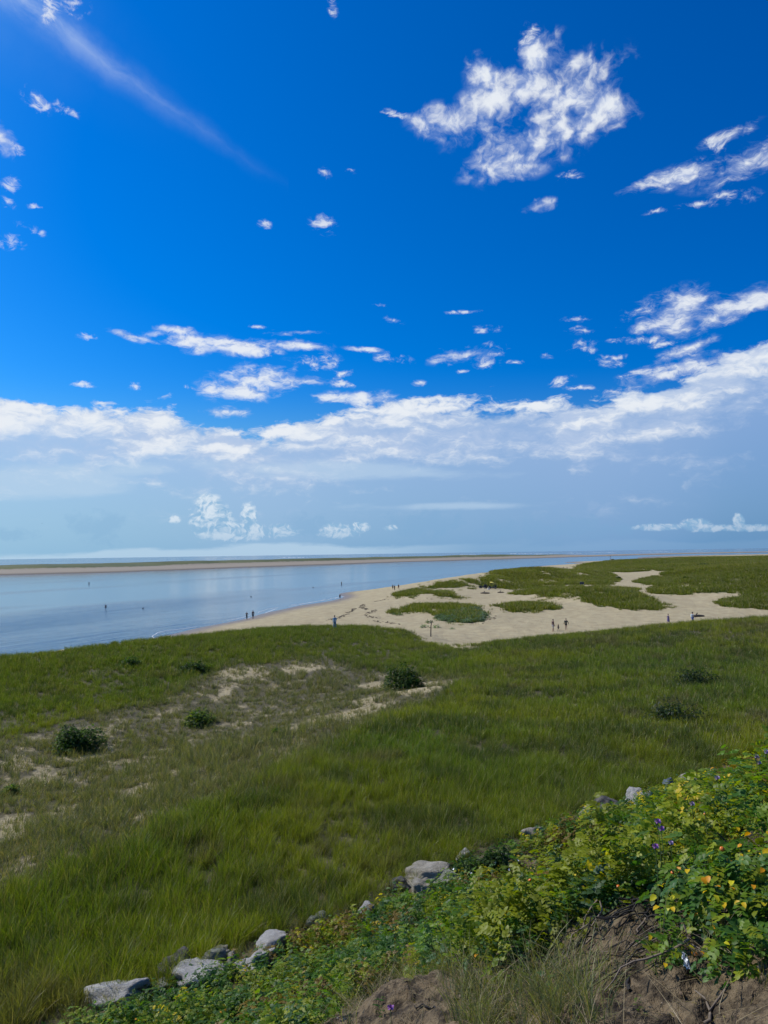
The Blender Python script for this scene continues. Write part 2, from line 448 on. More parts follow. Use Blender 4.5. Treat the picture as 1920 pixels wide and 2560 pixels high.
def new_mat(name):
    m = bpy.data.materials.new(name); m.use_nodes = True
    nt = m.node_tree; nt.nodes.clear()
    out = nt.nodes.new('ShaderNodeOutputMaterial')
    return m, nt, out
def attr(nt, name, typ='GEOMETRY', what='Fac'):
    n = nt.nodes.new('ShaderNodeAttribute'); n.attribute_name = name; n.attribute_type = typ
    return S(nt, n.outputs[what])
def principled(nt, out, col, rough=0.7, **kw):
    b = nt.nodes.new('ShaderNodeBsdfPrincipled')
    if isinstance(col, S): nt.links.new(col.s, b.inputs['Base Color'])
    else: b.inputs['Base Color'].default_value = (*col, 1)
    if isinstance(rough, S): nt.links.new(rough.s, b.inputs['Roughness'])
    else: b.inputs['Roughness'].default_value = rough
    for k, v in kw.items():
        k = k.replace('_', ' ').title() if k != 'ior' else 'IOR'
        if k == 'Specular Ior Level': k = 'Specular IOR Level'
        if isinstance(v, S): nt.links.new(v.s, b.inputs[k])
        else: b.inputs[k].default_value = v
    nt.links.new(b.outputs[0], out.inputs['Surface'])
    return b
def bump(nt, h, strength, dist=0.1):
    n = nt.nodes.new('ShaderNodeBump'); n.inputs['Strength'].default_value = 1.0
    if isinstance(strength, S): nt.links.new(strength.s, n.inputs['Strength'])
    else: n.inputs['Strength'].default_value = strength
    n.inputs['Distance'].default_value = dist
    nt.links.new(h.s, n.inputs['Height'])
    return S(nt, n.outputs[0])
def pos(nt):
    n = nt.nodes.new('ShaderNodeNewGeometry'); return S(nt, n.outputs['Position'])
def objco(nt):
    n = nt.nodes.new('ShaderNodeTexCoord'); return S(nt, n.outputs['Object'])

PLAIN = {}
def plain(col, rough=0.75, metal=0.0, var=0.18, name='paint', scale=40.0):
    key = (tuple(col), rough, metal, name)
    if key in PLAIN: return PLAIN[key]
    m, nt, out = new_mat(name)
    n = noise(nt, objco(nt), scale, 4.0)
    c = mixc(nt, n, [v * (1 - var) for v in col], [min(1, v * (1 + var)) for v in col])
    principled(nt, out, c, rough, metallic=metal)
    PLAIN[key] = m
    return m

# ------------------------------------------------------------------ terrain: thin-plate surface through surveyed points
CP = []                                            # (theta, ln r, z)
def _add(x, y, z): CP.append((math.atan2(x, y), math.log(math.hypot(x, y)), z))
def V(px, py, z):                                  # seen point at height z
    v = ray(px, py); t = (z - CAM_H) / v[2]; _add(v[0] * t, v[1] * t, z)
def Dp(px, py, d):                                 # seen point at depth d
    v = ray(px, py); t = d / v[1]; _add(v[0] * t, d, CAM_H + v[2] * t)
def Wp(px, d, z):                                  # point known by azimuth, depth, height
    v = ray(px, 1384); _add(v[0] * d / v[1], d, z)

# overlook at the top of the bank, with its eroded sandy edge
for p in [(-500, 1.0, 12.1), (960, 1.0, 12.2), (2400, 1.0, 12.3), (2000, 2.0, 12.42)]: Wp(*p)
for p in [(700, 2700, 4.2), (1000, 2560, 4.5), (1300, 2545, 3.7), (1600, 2540, 3.1), (1900, 2540, 2.7),
          (1000, 2470, 5.2), (1250, 2430, 4.6), (1500, 2390, 4.0), (1700, 2370, 3.6), (1900, 2350, 3.3),
          (1640, 2290, 4.0), (1800, 2270, 3.9), (2050, 2200, 3.7), (1480, 2300, 4.6)]: Dp(*p)
for p in [(2000, 6.0, 11.65), (1800, 6.0, 11.4), (1600, 6.0, 11.0), (1400, 6.5, 10.45), (1100, 7.0, 9.8), (800, 7.0, 9.3), (500, 8.0, 8.3), (200, 9.0, 7.2),
          (2000, 10.0, 10.45), (1800, 10.0, 10.1), (1600, 10.5, 9.35), (1400, 11.0, 8.65), (1150, 11.0, 8.05), (900, 11.0, 7.6), (600, 11.0, 6.8),
          (2100, 20.0, 7.6), (1850, 17.0, 8.0), (1700, 17.0, 7.4), (1500, 17.0, 6.6), (1300, 17.0, 6.2)]: Wp(*p)
# foot of the bank
TOE = [(-200, 2680), (60, 2600), (260, 2510), (480, 2430), (700, 2350), (900, 2270), (1050, 2195), (1200, 2140), (1350, 2075), (1530, 2015), (1620, 1985), (1700, 1950), (1800, 1915), (1920, 1880), (2100, 1830)]
TZ = 5.6
for p in TOE: V(p[0], p[1], TZ)
# meadow
for p in [(-150, 2500, 5.1), (0, 2400, 5.1), (0, 2300, 5.1), (400, 2200, 5.3), (900, 2050, 5.4), (1300, 1900, 5.3), (1700, 1820, 5.4), (1920, 1750, 5.6), (2100, 1700, 5.8),
          (100, 2150, 5.25), (350, 2040, 5.25), (600, 1940, 5.15), (850, 1820, 4.95), (1050, 1720, 4.5),
          (-100, 2060, 4.2), (0, 2060, 4.2), (200, 1950, 3.8), (450, 1880, 3.6), (700, 1800, 3.5), (900, 1730, 3.4), (600, 1700, 3.5), (300, 1740, 3.6),
          (0, 1780, 4.0), (-100, 1720, 4.3), (0, 1700, 4.3), (300, 1650, 4.3), (600, 1620, 4.1), (850, 1600, 3.8),
          (1300, 1750, 4.8), (1500, 1650, 4.6), (1700, 1700, 5.2), (1920, 1650, 5.4), (2100, 1640, 5.6), (1250, 1650, 4.2)]: V(*p)
CREST = [(-200, 1665, 4.6), (0, 1648, 4.5), (250, 1620, 4.4), (500, 1592, 4.2), (780, 1569, 3.8), (930, 1570, 3.4), (1010, 1582, 3.0), (1070, 1602, 2.8), (1150, 1618, 3.3), (1300, 1602, 3.9), (1500, 1584, 4.3), (1700, 1568, 4.7), (1920, 1552, 5.1), (2100, 1545, 5.3)]
for p in CREST: V(*p)
# behind the crest
for px, d, z in [(-200, 98, 0.9), (0, 98, 0.8), (250, 108, 1.0), (500, 118, 1.3), (780, 128, 1.5), (930, 122, 1.5), (1150, 100, 1.6), (1300, 102, 1.6), (1500, 104, 1.6), (1700, 108, 1.8), (1920, 112, 2.1), (2100, 116, 2.2)]: Wp(px, d, z)
# beach and shoreline
SHORE = [(-200, 1690), (0, 1662), (160, 1635), (300, 1610), (450, 1581), (560, 1558), (617, 1546), (700, 1525), (760, 1512), (860, 1492), (985, 1470), (1100, 1454), (1185, 1444), (1280, 1431), (1380, 1421), (1470, 1411), (1530, 1401), (1600, 1393), (1750, 1388), (1920, 1385), (2100, 1382)]
for p in SHORE: V(p[0], p[1], 0.0)
for p in [(-200, 1640), (0, 1618), (300, 1578), (560, 1530), (760, 1490), (985, 1455), (1185, 1434), (1380, 1412), (1470, 1403)]: V(p[0], p[1], -0.9)
for p in [(0, 1520), (500, 1480), (900, 1440), (1300, 1405)]: V(p[0], p[1], -1.8)
for p in [(1700, 3600, -2.0), (2000, 3600, -2.0), (1000, 2600, -2.0), (-200, 900, -2.5), (400, 1000, -2.5)]: Wp(*p)
for p in [(760, 1535, 1.1), (850, 1514, 1.1), (930, 1496, 1.1), (660, 1556, 1.1)]: V(*p)
for p in [(850, 1548, 1.6), (1000, 1508, 1.7), (950, 1530, 1.7), (1180, 1562, 1.7), (1320, 1550, 1.6), (1383, 1575, 1.55), (1500, 1556, 1.7), (1600, 1545, 1.8), (1672, 1557, 1.8), (1732, 1554, 1.9), (1850, 1535, 2.1), (1950, 1525, 2.3),
          (1000, 1497, 1.7), (1120, 1505, 1.8), (1060, 1484, 3.1), (1120, 1487, 2.7), (1010, 1487, 2.4), (1100, 1466, 3.0), (1170, 1465, 2.9), (1070, 1535, 1.9), (1090, 1518, 2.5), (1150, 1525, 2.4), (1180, 1545, 2.0),
          (1240, 1490, 2.0), (1300, 1500, 2.2), (1330, 1510, 2.6), (1340, 1530, 1.9), (1220, 1468, 2.2), (1250, 1478, 2.1),
          (1400, 1505, 2.4), (1500, 1525, 2.2), (1600, 1530, 2.2), (1400, 1478, 4.0), (1500, 1480, 4.4), (1560, 1478, 4.2), (1590, 1500, 3.2), (1640, 1512, 2.6), (1455, 1468, 4.2), (1350, 1484, 3.0),
          (1700, 1500, 2.6), (1620, 1488, 2.9), (1780, 1500, 2.8), (1820, 1494, 3.0), (1570, 1456, 3.6), (1600, 1472, 3.4)]: V(*p)
# dune mound by the water, dunes beyond
for p in [(1200, 1455, 255), (1240, 1434, 285), (1290, 1423, 305), (1340, 1421, 312), (1420, 1427, 320), (1480, 1434, 315), (1300, 1455, 262), (1400, 1450, 272), (1500, 1452, 275)]: Dp(*p)
for px, d, z in [(1240, 345, 1.2), (1300, 380, 1.2), (1380, 400, 1.5), (1450, 400, 2.0)]: Wp(px, d, z)
for p in [(1640, 1462, 235), (1750, 1450, 215), (1900, 1425, 215), (2100, 1412, 215), (1750, 1478, 180), (1900, 1470, 180), (1880, 1492, 165), (1950, 1505, 150),
          (1650, 1446, 300), (1800, 1422, 300), (1950, 1412, 300), (1700, 1429, 380), (1560, 1430, 400), (1500, 1429, 430), (1800, 1412, 420), (1950, 1406, 420),
          (1530, 1403, 700), (1620, 1399, 650), (1750, 1397, 600), (1920, 1396, 560), (2100, 1394, 560), (1480, 1418, 560), (1600, 1415, 520)]: Dp(*p)
for px, d, z in [(1700, 900, 3.0), (1920, 900, 4.0), (2100, 1000, 4.0), (1600, 900, 2.5)]: Wp(px, d, z)

CPA = np.array(CP)
# thin out points that coincide
keep = []
for i, p in enumerate(CPA):
    if all((p[0] - CPA[j][0]) ** 2 + (p[1] - CPA[j][1]) ** 2 > 0.012 ** 2 for j in keep): keep.append(i)
CPA = CPA[keep]
def _U(r2): return r2 * np.log(np.maximum(r2, 1e-12)) * 0.5
_n = len(CPA)
_r2 = (CPA[:, None, 0] - CPA[None, :, 0]) ** 2 + (CPA[:, None, 1] - CPA[None, :, 1]) ** 2
_K = _U(_r2) + np.eye(_n) * 2e-4
_P = np.c_[np.ones(_n), CPA[:, :2]]
_A = np.block([[_K, _P], [_P.T, np.zeros((3, 3))]])
TPS = np.linalg.solve(_A, np.r_[CPA[:, 2], np.zeros(3)])
def tps(th, lr):
    out = np.empty(th.shape)
    f, a, b = out.ravel(), th.ravel(), lr.ravel()
    for i in range(0, len(a), 20000):
        s = slice(i, i + 20000)
        r2 = (a[s, None] - CPA[None, :, 0]) ** 2 + (b[s, None] - CPA[None, :, 1]) ** 2
        f[s] = _U(r2) @ TPS[:_n] + TPS[_n] + TPS[_n + 1] * a[s] + TPS[_n + 2] * b[s]
    return out
def smooth_h(x, y):
    """landform without the small bumps"""
    x = np.asarray(x, float); y = np.asarray(y, float)
    r = np.hypot(x, y); th = np.clip(np.arctan2(x, y), -0.56, 0.56)
    z = tps(th, np.log(np.clip(r, 0.9, 3500.0)))
    return np.clip(z, -3.0, 14.0)
# world outlines from surveyed outline points
def on_ground(px, py, n=40):
    v = ray(px, py); lo, hi = 1.5, 3000.0
    ts = np.exp(np.linspace(math.log(2.0), math.log(2500.0), 900)) / v[1]
    zs = CAM_H + v[2] * ts
    h = smooth_h(v[0] * ts, v[1] * ts)
    k = np.argmax(zs < h)
    if zs[k] >= h[k]: k = len(ts) - 1
    a, b = ts[max(k - 1, 0)], ts[k]
    for _ in range(18):
        m = 0.5 * (a + b)
        if CAM_H + v[2] * m < smooth_h(v[0] * m, v[1] * m): b = m
        else: a = m
    return v[0] * b, v[1] * b
def at_depth(px, d):
    v = ray(px, 1384); return v[0] * d / v[1], d
def poly(pts): return np.array([on_ground(*p) for p in pts])
def inside(x, y, P):
    c = np.zeros(x.shape, bool); n = len(P); j = n - 1
    for i in range(n):
        xi, yi, xj, yj = P[i][0], P[i][1], P[j][0], P[j][1]
        cond = (yi > y) != (yj > y)
        with np.errstate(divide='ignore', invalid='ignore'):
            c ^= cond & (x < (xj - xi) * (y - yi) / (yj - yi + 1e-12) + xi)
        j = i
    return c
def soft(x, y, P, w=0.035, n=5, seed=3):
    """0..1 membership with ragged, noisy edges; the raggedness grows with the size of the features (w, share of range)"""
    bx0, by0, bx1, by1 = P[:, 0].min(), P[:, 1].min(), P[:, 0].max(), P[:, 1].max()
    r = np.hypot(x, y); res = np.zeros(x.shape); pad = 0.12 * by1
    sel = (x > bx0 - pad) & (x < bx1 + pad) & (y > by0 - pad) & (y < by1 + pad)
    if not sel.any(): return res
    xs, ys, rs = x[sel], y[sel], r[sel]; acc = np.zeros(xs.shape)
    for k in range(n):
        a = w * rs * (0.35 + 0.65 * k / n)
        f = 1.0 / (0.05 * by1 / (1 + k))
        dx = (fbm(xs * f, ys * f, seed + k, 3) - 0.5) * 2 * a
        dy = (fbm(xs * f, ys * f, seed + 40 + k, 3) - 0.5) * 2 * a * 2.0
        acc += inside(xs + dx, ys + dy, P)
    res[sel] = acc / n
    return res

TOE_T = []
for p in TOE:
    v = ray(*p); t = (TZ - CAM_H) / v[2]; TOE_T.append((math.atan2(v[0], v[1]), t * math.hypot(v[0], v[1])))
TOE_T = np.array(sorted(TOE_T))
CR_T = []
for p in CREST:
    v = ray(p[0], p[1]); t = (p[2] - CAM_H) / v[2]; CR_T.append((math.atan2(v[0], v[1]), t * math.hypot(v[0], v[1])))
CR_T = np.array(sorted(CR_T))
def r_toe(th): return np.interp(th, TOE_T[:, 0], TOE_T[:, 1])
def r_crest(th): return np.interp(th, CR_T[:, 0], CR_T[:, 1])

GRASS = [poly(p) for p in [
    [(968, 1492), (1005, 1479), (1050, 1472), (1100, 1480), (1150, 1488), (1190, 1500), (1120, 1494), (1060, 1489), (1000, 1492)],
    [(1040, 1470), (1090, 1462), (1140, 1457), (1185, 1454), (1205, 1464), (1180, 1470), (1120, 1472), (1060, 1472)],
    [(966, 1530), (1000, 1518), (1060, 1512), (1150, 1513), (1200, 1520), (1214, 1537), (1205, 1553), (1150, 1556), (1120, 1546), (1080, 1530), (1040, 1533), (990, 1534)],
    [(1250, 1514), (1290, 1503), (1330, 1506), (1395, 1516), (1380, 1525), (1320, 1528), (1270, 1527)],
    [(1290, 1482), (1330, 1472), (1400, 1467), (1500, 1471), (1560, 1468), (1600, 1476), (1608, 1490), (1650, 1500), (1695, 1517), (1640, 1527), (1560, 1525), (1500, 1512), (1420, 1502), (1350, 1494)],
    [(1182, 1466), (1188, 1450), (1240, 1433), (1290, 1423), (1340, 1421), (1400, 1425), (1480, 1433), (1540, 1443), (1551, 1455), (1535, 1462), (1490, 1465), (1400, 1465), (1300, 1472), (1240, 1470)]]]
# the back of the mound and the far dunes (outline in azimuth and depth)
GRASS.append(np.array([at_depth(1235, 284), at_depth(1480, 312), at_depth(1470, 345), at_depth(1330, 350), at_depth(1240, 320)]))
DUNES = np.array([at_depth(1440, 620)] + [on_ground(*p) for p in [(1445, 1424), (1490, 1433), (1560, 1433), (1655, 1437), (1605, 1446), (1580, 1455), (1640, 1463), (1606, 1475), (1625, 1481), (1660, 1486), (1730, 1487), (1800, 1481), (1862, 1487), (1850, 1494), (1780, 1508), (1795, 1514), (1850, 1521), (1920, 1526)]] + [at_depth(2300, 120), at_depth(2300, 1000), at_depth(1750, 880), at_depth(1560, 760), at_depth(1500, 680)])
PATHS = [poly(p) for p in [
    [(1545, 1463), (1548, 1446), (1530, 1436), (1475, 1430), (1560, 1431), (1620, 1428), (1700, 1427), (1690, 1431), (1640, 1437), (1612, 1443), (1580, 1455), (1573, 1463)],
    [(1500, 1420), (1545, 1424), (1640, 1429), (1640, 1426), (1550, 1421)],
    [(1592, 1474), (1640, 1466), (1660, 1466), (1622, 1472), (1618, 1482), (1660, 1489), (1700, 1489), (1690, 1512), (1650, 1500), (1610, 1490)],
    [(1400, 1462), (1480, 1462), (1505, 1469), (1470, 1471), (1420, 1467)]]]
HOLLOW = poly([(-140, 1850), (100, 1830), (250, 1790), (400, 1750), (500, 1690), (560, 1668), (700, 1655), (820, 1650), (900, 1676), (1000, 1688), (1190, 1690), (1110, 1740), (960, 1800), (800, 1875), (650, 1955), (480, 2035), (300, 2125), (100, 2220), (-140, 2320)])
BARE = [poly(p) for p in [
    [(530, 1678), (590, 1666), (680, 1672), (690, 1684), (600, 1700), (540, 1696)], [(700, 1664), (800, 1660), (830, 1672), (760, 1684), (705, 1680)],
    [(520, 1745), (560, 1720), (590, 1700), (610, 1706), (575, 1735), (540, 1755)], [(960, 1722), (1050, 1704), (1130, 1700), (1150, 1715), (1060, 1735), (980, 1742)], [(880, 1710), (960, 1704), (965, 1718), (890, 1722)],
    [(700, 1825), (780, 1795), (880, 1775), (960, 1752), (1000, 1750), (930, 1790), (830, 1815), (740, 1838)],
    [(880, 1755), (960, 1735), (960, 1750), (900, 1772)], [(130, 1890), (260, 1862), (310, 1870), (240, 1900), (150, 1905)], [(0, 1900), (60, 1880), (90, 1900), (60, 1930), (0, 1935)],
    [(300, 1975), (380, 1950), (400, 1965), (350, 1990), (310, 1995)], [(-60, 2060), (60, 2035), (100, 2050), (60, 2090), (-60, 2110)], [(155, 2050), (185, 2005), (200, 2010), (180, 2060)],
    [(370, 1805), (400, 1790), (410, 1798), (385, 1812)], [(570, 1860), (600, 1850), (605, 1866), (580, 1872)], [(1170, 1716), (1210, 1712), (1208, 1722), (1175, 1725)],
    [(255, 1830), (300, 1815), (310, 1822), (275, 1838)], [(470, 1850), (500, 1842), (500, 1858), (475, 1862)], [(20, 1950), (120, 1930), (150, 1945), (60, 1970)], [(300, 1905), (350, 1895), (360, 1905), (310, 1915)]]]
NEAR_BARE = [poly(p) for p in [
    [(790, 2700), (810, 2540), (900, 2505), (960, 2470), (1020, 2440), (1090, 2445), (1150, 2480), (1200, 2470), (1270, 2465), (1340, 2430), (1430, 2390), (1490, 2345), (1560, 2320), (1620, 2320), (1690, 2270), (1740, 2280), (1760, 2360), (1850, 2370), (1960, 2400), (2100, 2700)],
    [(1010, 2375), (1040, 2345), (1080, 2360), (1060, 2395)], [(1140, 2180), (1230, 2160), (1330, 2150), (1340, 2200), (1240, 2195), (1150, 2200)]]]

def cover(x, y):
    """grass cover 0..1, bare sand 0..1, zone number"""
    r = np.hypot(x, y); th = np.arctan2(x, y)
    rt, rc = r_toe(np.clip(th, -0.6, 0.6)), r_crest(np.clip(th, -0.6, 0.6))
    rc = rc * (1 + (fbm(x * 0.12, y * 0.12, 5) - 0.5) * 0.05 + 0.035)
    meadow = sstep(r / rt, 0.97, 1.02) * sstep(r, rc * 1.01, rc * 0.985)
    gap = sstep(th, math.atan2(*at_depth(1010, 100)), math.atan2(*at_depth(1060, 100))) * sstep(th, math.atan2(*at_depth(1250, 100)), math.atan2(*at_depth(1150, 100))) * sstep(r / rc, 0.86, 0.94)
    hollow = soft(x, y, HOLLOW, 0.05, 6)
    bare = np.zeros(x.shape)
    for i, p in enumerate(BARE): bare = np.maximum(bare, soft(x, y, p, 0.03, 5, 11 + i))
    speck = sstep(fbm(x * 0.9, y * 0.9, 21, 4, 0.62), 0.50, 0.66)
    bare = np.maximum(bare * 0.78, hollow * speck * 0.56)
    g = meadow * (1 - 0.05 * hollow) * (1 - 0.78 * bare) * (1 - 0.85 * gap)
    dn = np.zeros(x.shape)
    for i, p in enumerate(GRASS + [DUNES]): dn = np.maximum(dn, soft(x, y, p, 0.050 if i < len(GRASS) else 0.030, 8, 31 + i))
    for i, p in enumerate(PATHS): dn = dn * (1 - soft(x, y, p, 0.008, 4, 51 + i))
    dn = sstep(dn + (fbm(x * 0.28, y * 0.14, 43, 4, 0.6) - 0.5) * 1.7, 0.30, 0.85) * (dn > 0.02)
    dn = dn * (1 - 0.55 * sstep(fbm(x * 0.07, y * 0.05, 44, 4, 0.6), 0.64, 0.74))
    dn = dn * (r > rc)
    nb = np.zeros(x.shape)
    for i, p in enumerate(NEAR_BARE): nb = np.maximum(nb, soft(x, y, p, 0.03, 5, 71 + i))
    bank = (1 - sstep(r / rt, 0.97, 1.02))
    return dict(meadow=meadow, hollow=hollow * meadow, bare=bare, g=g, dunes=dn, bank=bank, nearbare=nb * bank, gap=gap * meadow)

def small_bumps(x, y, z):
    r = np.hypot(x, y)
    b = (fbm(x * 0.35, y * 0.35, 1) - 0.5) * 0.35 * sstep(r, 8, 30) * sstep(z, 0.3, 1.2)
    b += (fbm(x * 0.06, y * 0.06, 2) - 0.5) * 1.1 * sstep(r, 130, 260) * sstep(z, 2.2, 4.0)
    b += (fbm(x * 3.2, y * 3.2, 4, 5, 0.6) - 0.5) * 0.26 * sstep(r, 15, 5)
    b += (fbm(x * 11, y * 11, 6, 4, .6) - 0.5) * 0.10 * sstep(r, 9, 4)
    b += (fbm(x * 1.1, y * 1.1, 8, 3) - 0.5) * 0.16 * sstep(r, 80, 100) * sstep(r, 230, 170) * sstep(z, 0.4, 1.2)
    return b
def ground_h(x, y):
    x = np.asarray(x, float); y = np.asarray(y, float)
    z = smooth_h(x, y)
    return z + small_bumps(x, y, z)
def gz(x, y): return float(ground_h(np.array([x]), np.array([y]))[0])

# ---- ground sheet: fine near the overlook, coarser with range
NT, NR = 440, 560
TH = np.concatenate([np.linspace(-1.5, -0.58, 40)[:-1], np.linspace(-0.58, 0.58, NT), np.linspace(0.58, 1.5, 40)[1:]])
RR = np.exp(np.concatenate([np.linspace(math.log(0.4), math.log(2.2), 30)[:-1], np.linspace(math.log(2.2), math.log(900.0), NR), np.linspace(math.log(900), math.log(4200.0), 60)[1:]]))
gT, gR = np.meshgrid(TH, RR)
gX, gY = gR * np.sin(gT), gR * np.cos(gT)
gZ0 = smooth_h(gX, gY)
gZ = gZ0 + small_bumps(gX, gY, gZ0)
cv = cover(gX, gY)
nr_, nt_ = gX.shape
ii = np.arange(nr_ * nt_).reshape(nr_, nt_)
gF = np.stack([ii[:-1, :-1], ii[:-1, 1:], ii[1:, 1:], ii[1:, :-1]], -1).reshape(-1, 4)
me = np_mesh('ground', np.stack([gX, gY, gZ], -1).reshape(-1, 3), gF[:, ::-1], True)
set_attr(me, 'grass', np.clip(np.maximum(cv['g'] * (1 - 0.30 * cv['hollow']), cv['dunes'] ** 2.2), 0, 1).ravel())
set_attr(me, 'far', (cv['dunes']).ravel())
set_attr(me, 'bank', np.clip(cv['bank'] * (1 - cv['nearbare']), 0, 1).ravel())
set_attr(me, 'soil', cv['nearbare'].ravel())
set_attr(me, 'hollow', cv['hollow'].ravel())

def ground_material():
    m, nt, out = new_mat('dune_ground')
    P = pos(nt)
    n_f = noise(nt, P, 5.0, 6.0, 0.65); n_m = noise(nt, P, 0.55, 5.0, 0.6); n_l = noise(nt, P, 0.05, 4.0, 0.55)
    sand = mixc(nt, n_m.step(0.3, 0.7), (0.340, 0.275, 0.152), (0.430, 0.360, 0.206))
    sand = mixc(nt, n_f.step(0.35, 0.75) * 0.35, sand, (0.27, 0.215, 0.15))
    sp = nt.nodes.new('ShaderNodeSeparateXYZ'); nt.links.new(P.s, sp.inputs[0]); Z = S(nt, sp.outputs[2])
    wet = (Z + (n_m - 0.5) * 0.25).step(0.75, 0.05)
    sand = mixc(nt, wet, sand, (0.20, 0.155, 0.10))
    litter = mixc(nt, n_f.step(0.3, 0.7), (0.055, 0.05, 0.026), (0.13, 0.11, 0.06))
    g = attr(nt, 'grass'); far = attr(nt, 'far')
    gmix = (g * 1.25 + (n_f - 0.5) * 1.1).step(0.25, 0.75)
    greener = mixc(nt, n_l.step(0.35, 0.65), (0.050, 0.078, 0.010), (0.090, 0.108, 0.012))
    greener = mixc(nt, (n_m.step(0.45, 0.75)) * 0.5, greener, (0.035, 0.052, 0.016))
    c = mixc(nt, gmix, sand, mixc(nt, far, litter, greener))
    soil = mixc(nt, noise(nt, P, 9.0, 7.0, 0.7).step(0.36, 0.60), (0.020, 0.014, 0.008), (0.165, 0.122, 0.070))
    soil = mixc(nt, n_f.step(0.52, 0.70) * 0.8, soil, (0.022, 0.015, 0.009))
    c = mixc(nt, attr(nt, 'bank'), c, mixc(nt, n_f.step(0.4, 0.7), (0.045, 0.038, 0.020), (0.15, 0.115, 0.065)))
    c = mixc(nt, (attr(nt, 'soil') * 1.3 + (n_f - 0.5)).step(0.3, 0.7), c, soil)
    h = noise(nt, P, 2.2, 7.0, 0.68) * 0.6 + noise(nt, P, 24.0, 4.0, 0.65) * 0.10
    nrm = bump(nt, h, wet.lin(0, 1, 0.85, 0.05), 0.35)
    principled(nt, out, c, wet.lin(0, 1, 0.92, 0.40), normal=nrm, specular_ior_level=0.25)
    return m
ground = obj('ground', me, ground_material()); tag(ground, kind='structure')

# ------------------------------------------------------------------ water
def water_material():
    m, nt, out = new_mat('sea_water')
    P = pos(nt)
    sp = nt.nodes.new('ShaderNodeSeparateXYZ'); nt.links.new(P.s, sp.inputs[0]); X, Y = S(nt, sp.outputs[0]), S(nt, sp.outputs[1])
    # waves run along the shore (shore runs up and to the right of the view)
    u = (X * 0.42 + Y * 0.91); v = (X * -0.91 + Y * 0.42)
    def wv(su, sv, det, off=0.0):
        return noise(nt, comb(nt, u * su + off, v * sv, 0.0), 1.0, det, 0.55)
    calm = noise(nt, comb(nt, u * 0.0045, v * 0.016, 3.0), 1.0, 4.0, 0.55)
    big = noise(nt, comb(nt, X * 0.0010, Y * 0.006, 9.0), 1.0, 4.0, 0.6)
    near = Y.step(330.0, 110.0)
    sea = (Y - X * 0.9).step(900.0, 1500.0)
    ruff = ((calm - 0.55) * 3.4 + near * 0.85 + sea * 0.8).clamp()
    h = wv(0.16, 0.75, 4.0) * 0.55 + wv(0.5, 2.6, 3.0, 7.0) * 0.20 + wv(0.04, 0.30, 3.0, 3.0) * 1.3
    nrm = bump(nt, h, ruff.lin(0, 1, 0.03, 0.62) * near.lin(0, 1, 0.9, 1.3), 0.55)
    deep = mixc(nt, near, (0.020, 0.060, 0.100), (0.014, 0.054, 0.085))
    rough = ruff.lin(0, 1, 0.10, 0.16)
    principled(nt, out, deep, rough, ior=1.333, normal=nrm)
    return m
sz = 90000.0
me = np_mesh('sea', [(-sz, -200, 0), (sz, -200, 0), (sz, sz, 0), (-sz, sz, 0)], np.array([[0, 1, 2, 3]]))
sea = obj('sea', me, water_material()); tag(sea, kind='structure')

# ------------------------------------------------------------------ barrier island across the lagoon
ISL = [(-900, 1464), (-300, 1448), (0, 1437.5), (250, 1432), (480, 1424), (760, 1414), (960, 1407), (1200, 1399.5), (1400, 1394), (1500, 1391), (1620, 1387.5), (1760, 1384), (1920, 1381), (2300, 1376.5)]
pts = []
for p in ISL:
    v = ray(*p); t = -CAM_H / v[2]; pts.append((v[0] * t, v[1] * t))
pts = np.array(pts)
seg = np.r_[0, np.cumsum(np.hypot(*np.diff(pts, axis=0).T))]
NS, NA = 900, 70
s_ = np.linspace(0, seg[-1], NS)
cx, cy = np.interp(s_, seg, pts[:, 0]), np.interp(s_, seg, pts[:, 1])
k = np.ones(25) / 25
cx = np.convolve(np.pad(cx, 12, 'edge'), k, 'valid'); cy = np.convolve(np.pad(cy, 12, 'edge'), k, 'valid')
tx, ty = np.gradient(cx), np.gradient(cy); L = np.hypot(tx, ty); nx_, ny_ = -ty / L, tx / L
a_ = np.linspace(0, 1, NA)[None, :]
sI = s_[:, None]
grassy = 1 - sstep(sI, np.interp(1440, [p[0] for p in ISL], seg), np.interp(1560, [p[0] for p in ISL], seg))
Wd = 120 + 200 * grassy
t_ = a_ * Wd
x0 = cx[:, None] + nx_[:, None] * (t_ + (fbm(sI * 0.01, 0 * sI, 3) - 0.5) * 30); y0 = cy[:, None] + ny_[:, None] * (t_ + (fbm(sI * 0.01, 0 * sI, 3) - 0.5) * 30)
bw = 28 + 38 * fbm(sI * 0.006, 0 * sI + 4, 9)
prof = -0.5 + 2.6 * sstep(t_, 0, bw) * sstep(t_, Wd, Wd - 40) + 0.6 * sstep(t_, 0, 12)
dune = sstep(t_, bw, bw + 40) * sstep(t_, Wd - 35, Wd - 75) * grassy
zI = prof + dune * (1.8 + 4.6 * fbm(x0 * 0.012, y0 * 0.012, 12)) - 1.2 * (a_ > 0.995)
ii = np.arange(NS * NA).reshape(NS, NA)
fI = np.stack([ii[:-1, :-1], ii[1:, :-1], ii[1:, 1:], ii[:-1, 1:]], -1).reshape(-1, 4)
me = np_mesh('barrier_island', np.stack([x0, y0, zI], -1).reshape(-1, 3), fI, True)
set_attr(me, 'grass', np.clip(dune * (0.75 + 0.6 * fbm(x0 * 0.02, y0 * 0.02, 15)), 0, 1).ravel())
m, nt, out = new_mat('island_ground')
P = pos(nt); n_l = noise(nt, P, 0.02, 5.0, 0.6); n_m = noise(nt, P, 0.2, 4.0, 0.6)
sp = nt.nodes.new('ShaderNodeSeparateXYZ'); nt.links.new(P.s, sp.inputs[0]); Z = S(nt, sp.outputs[2])
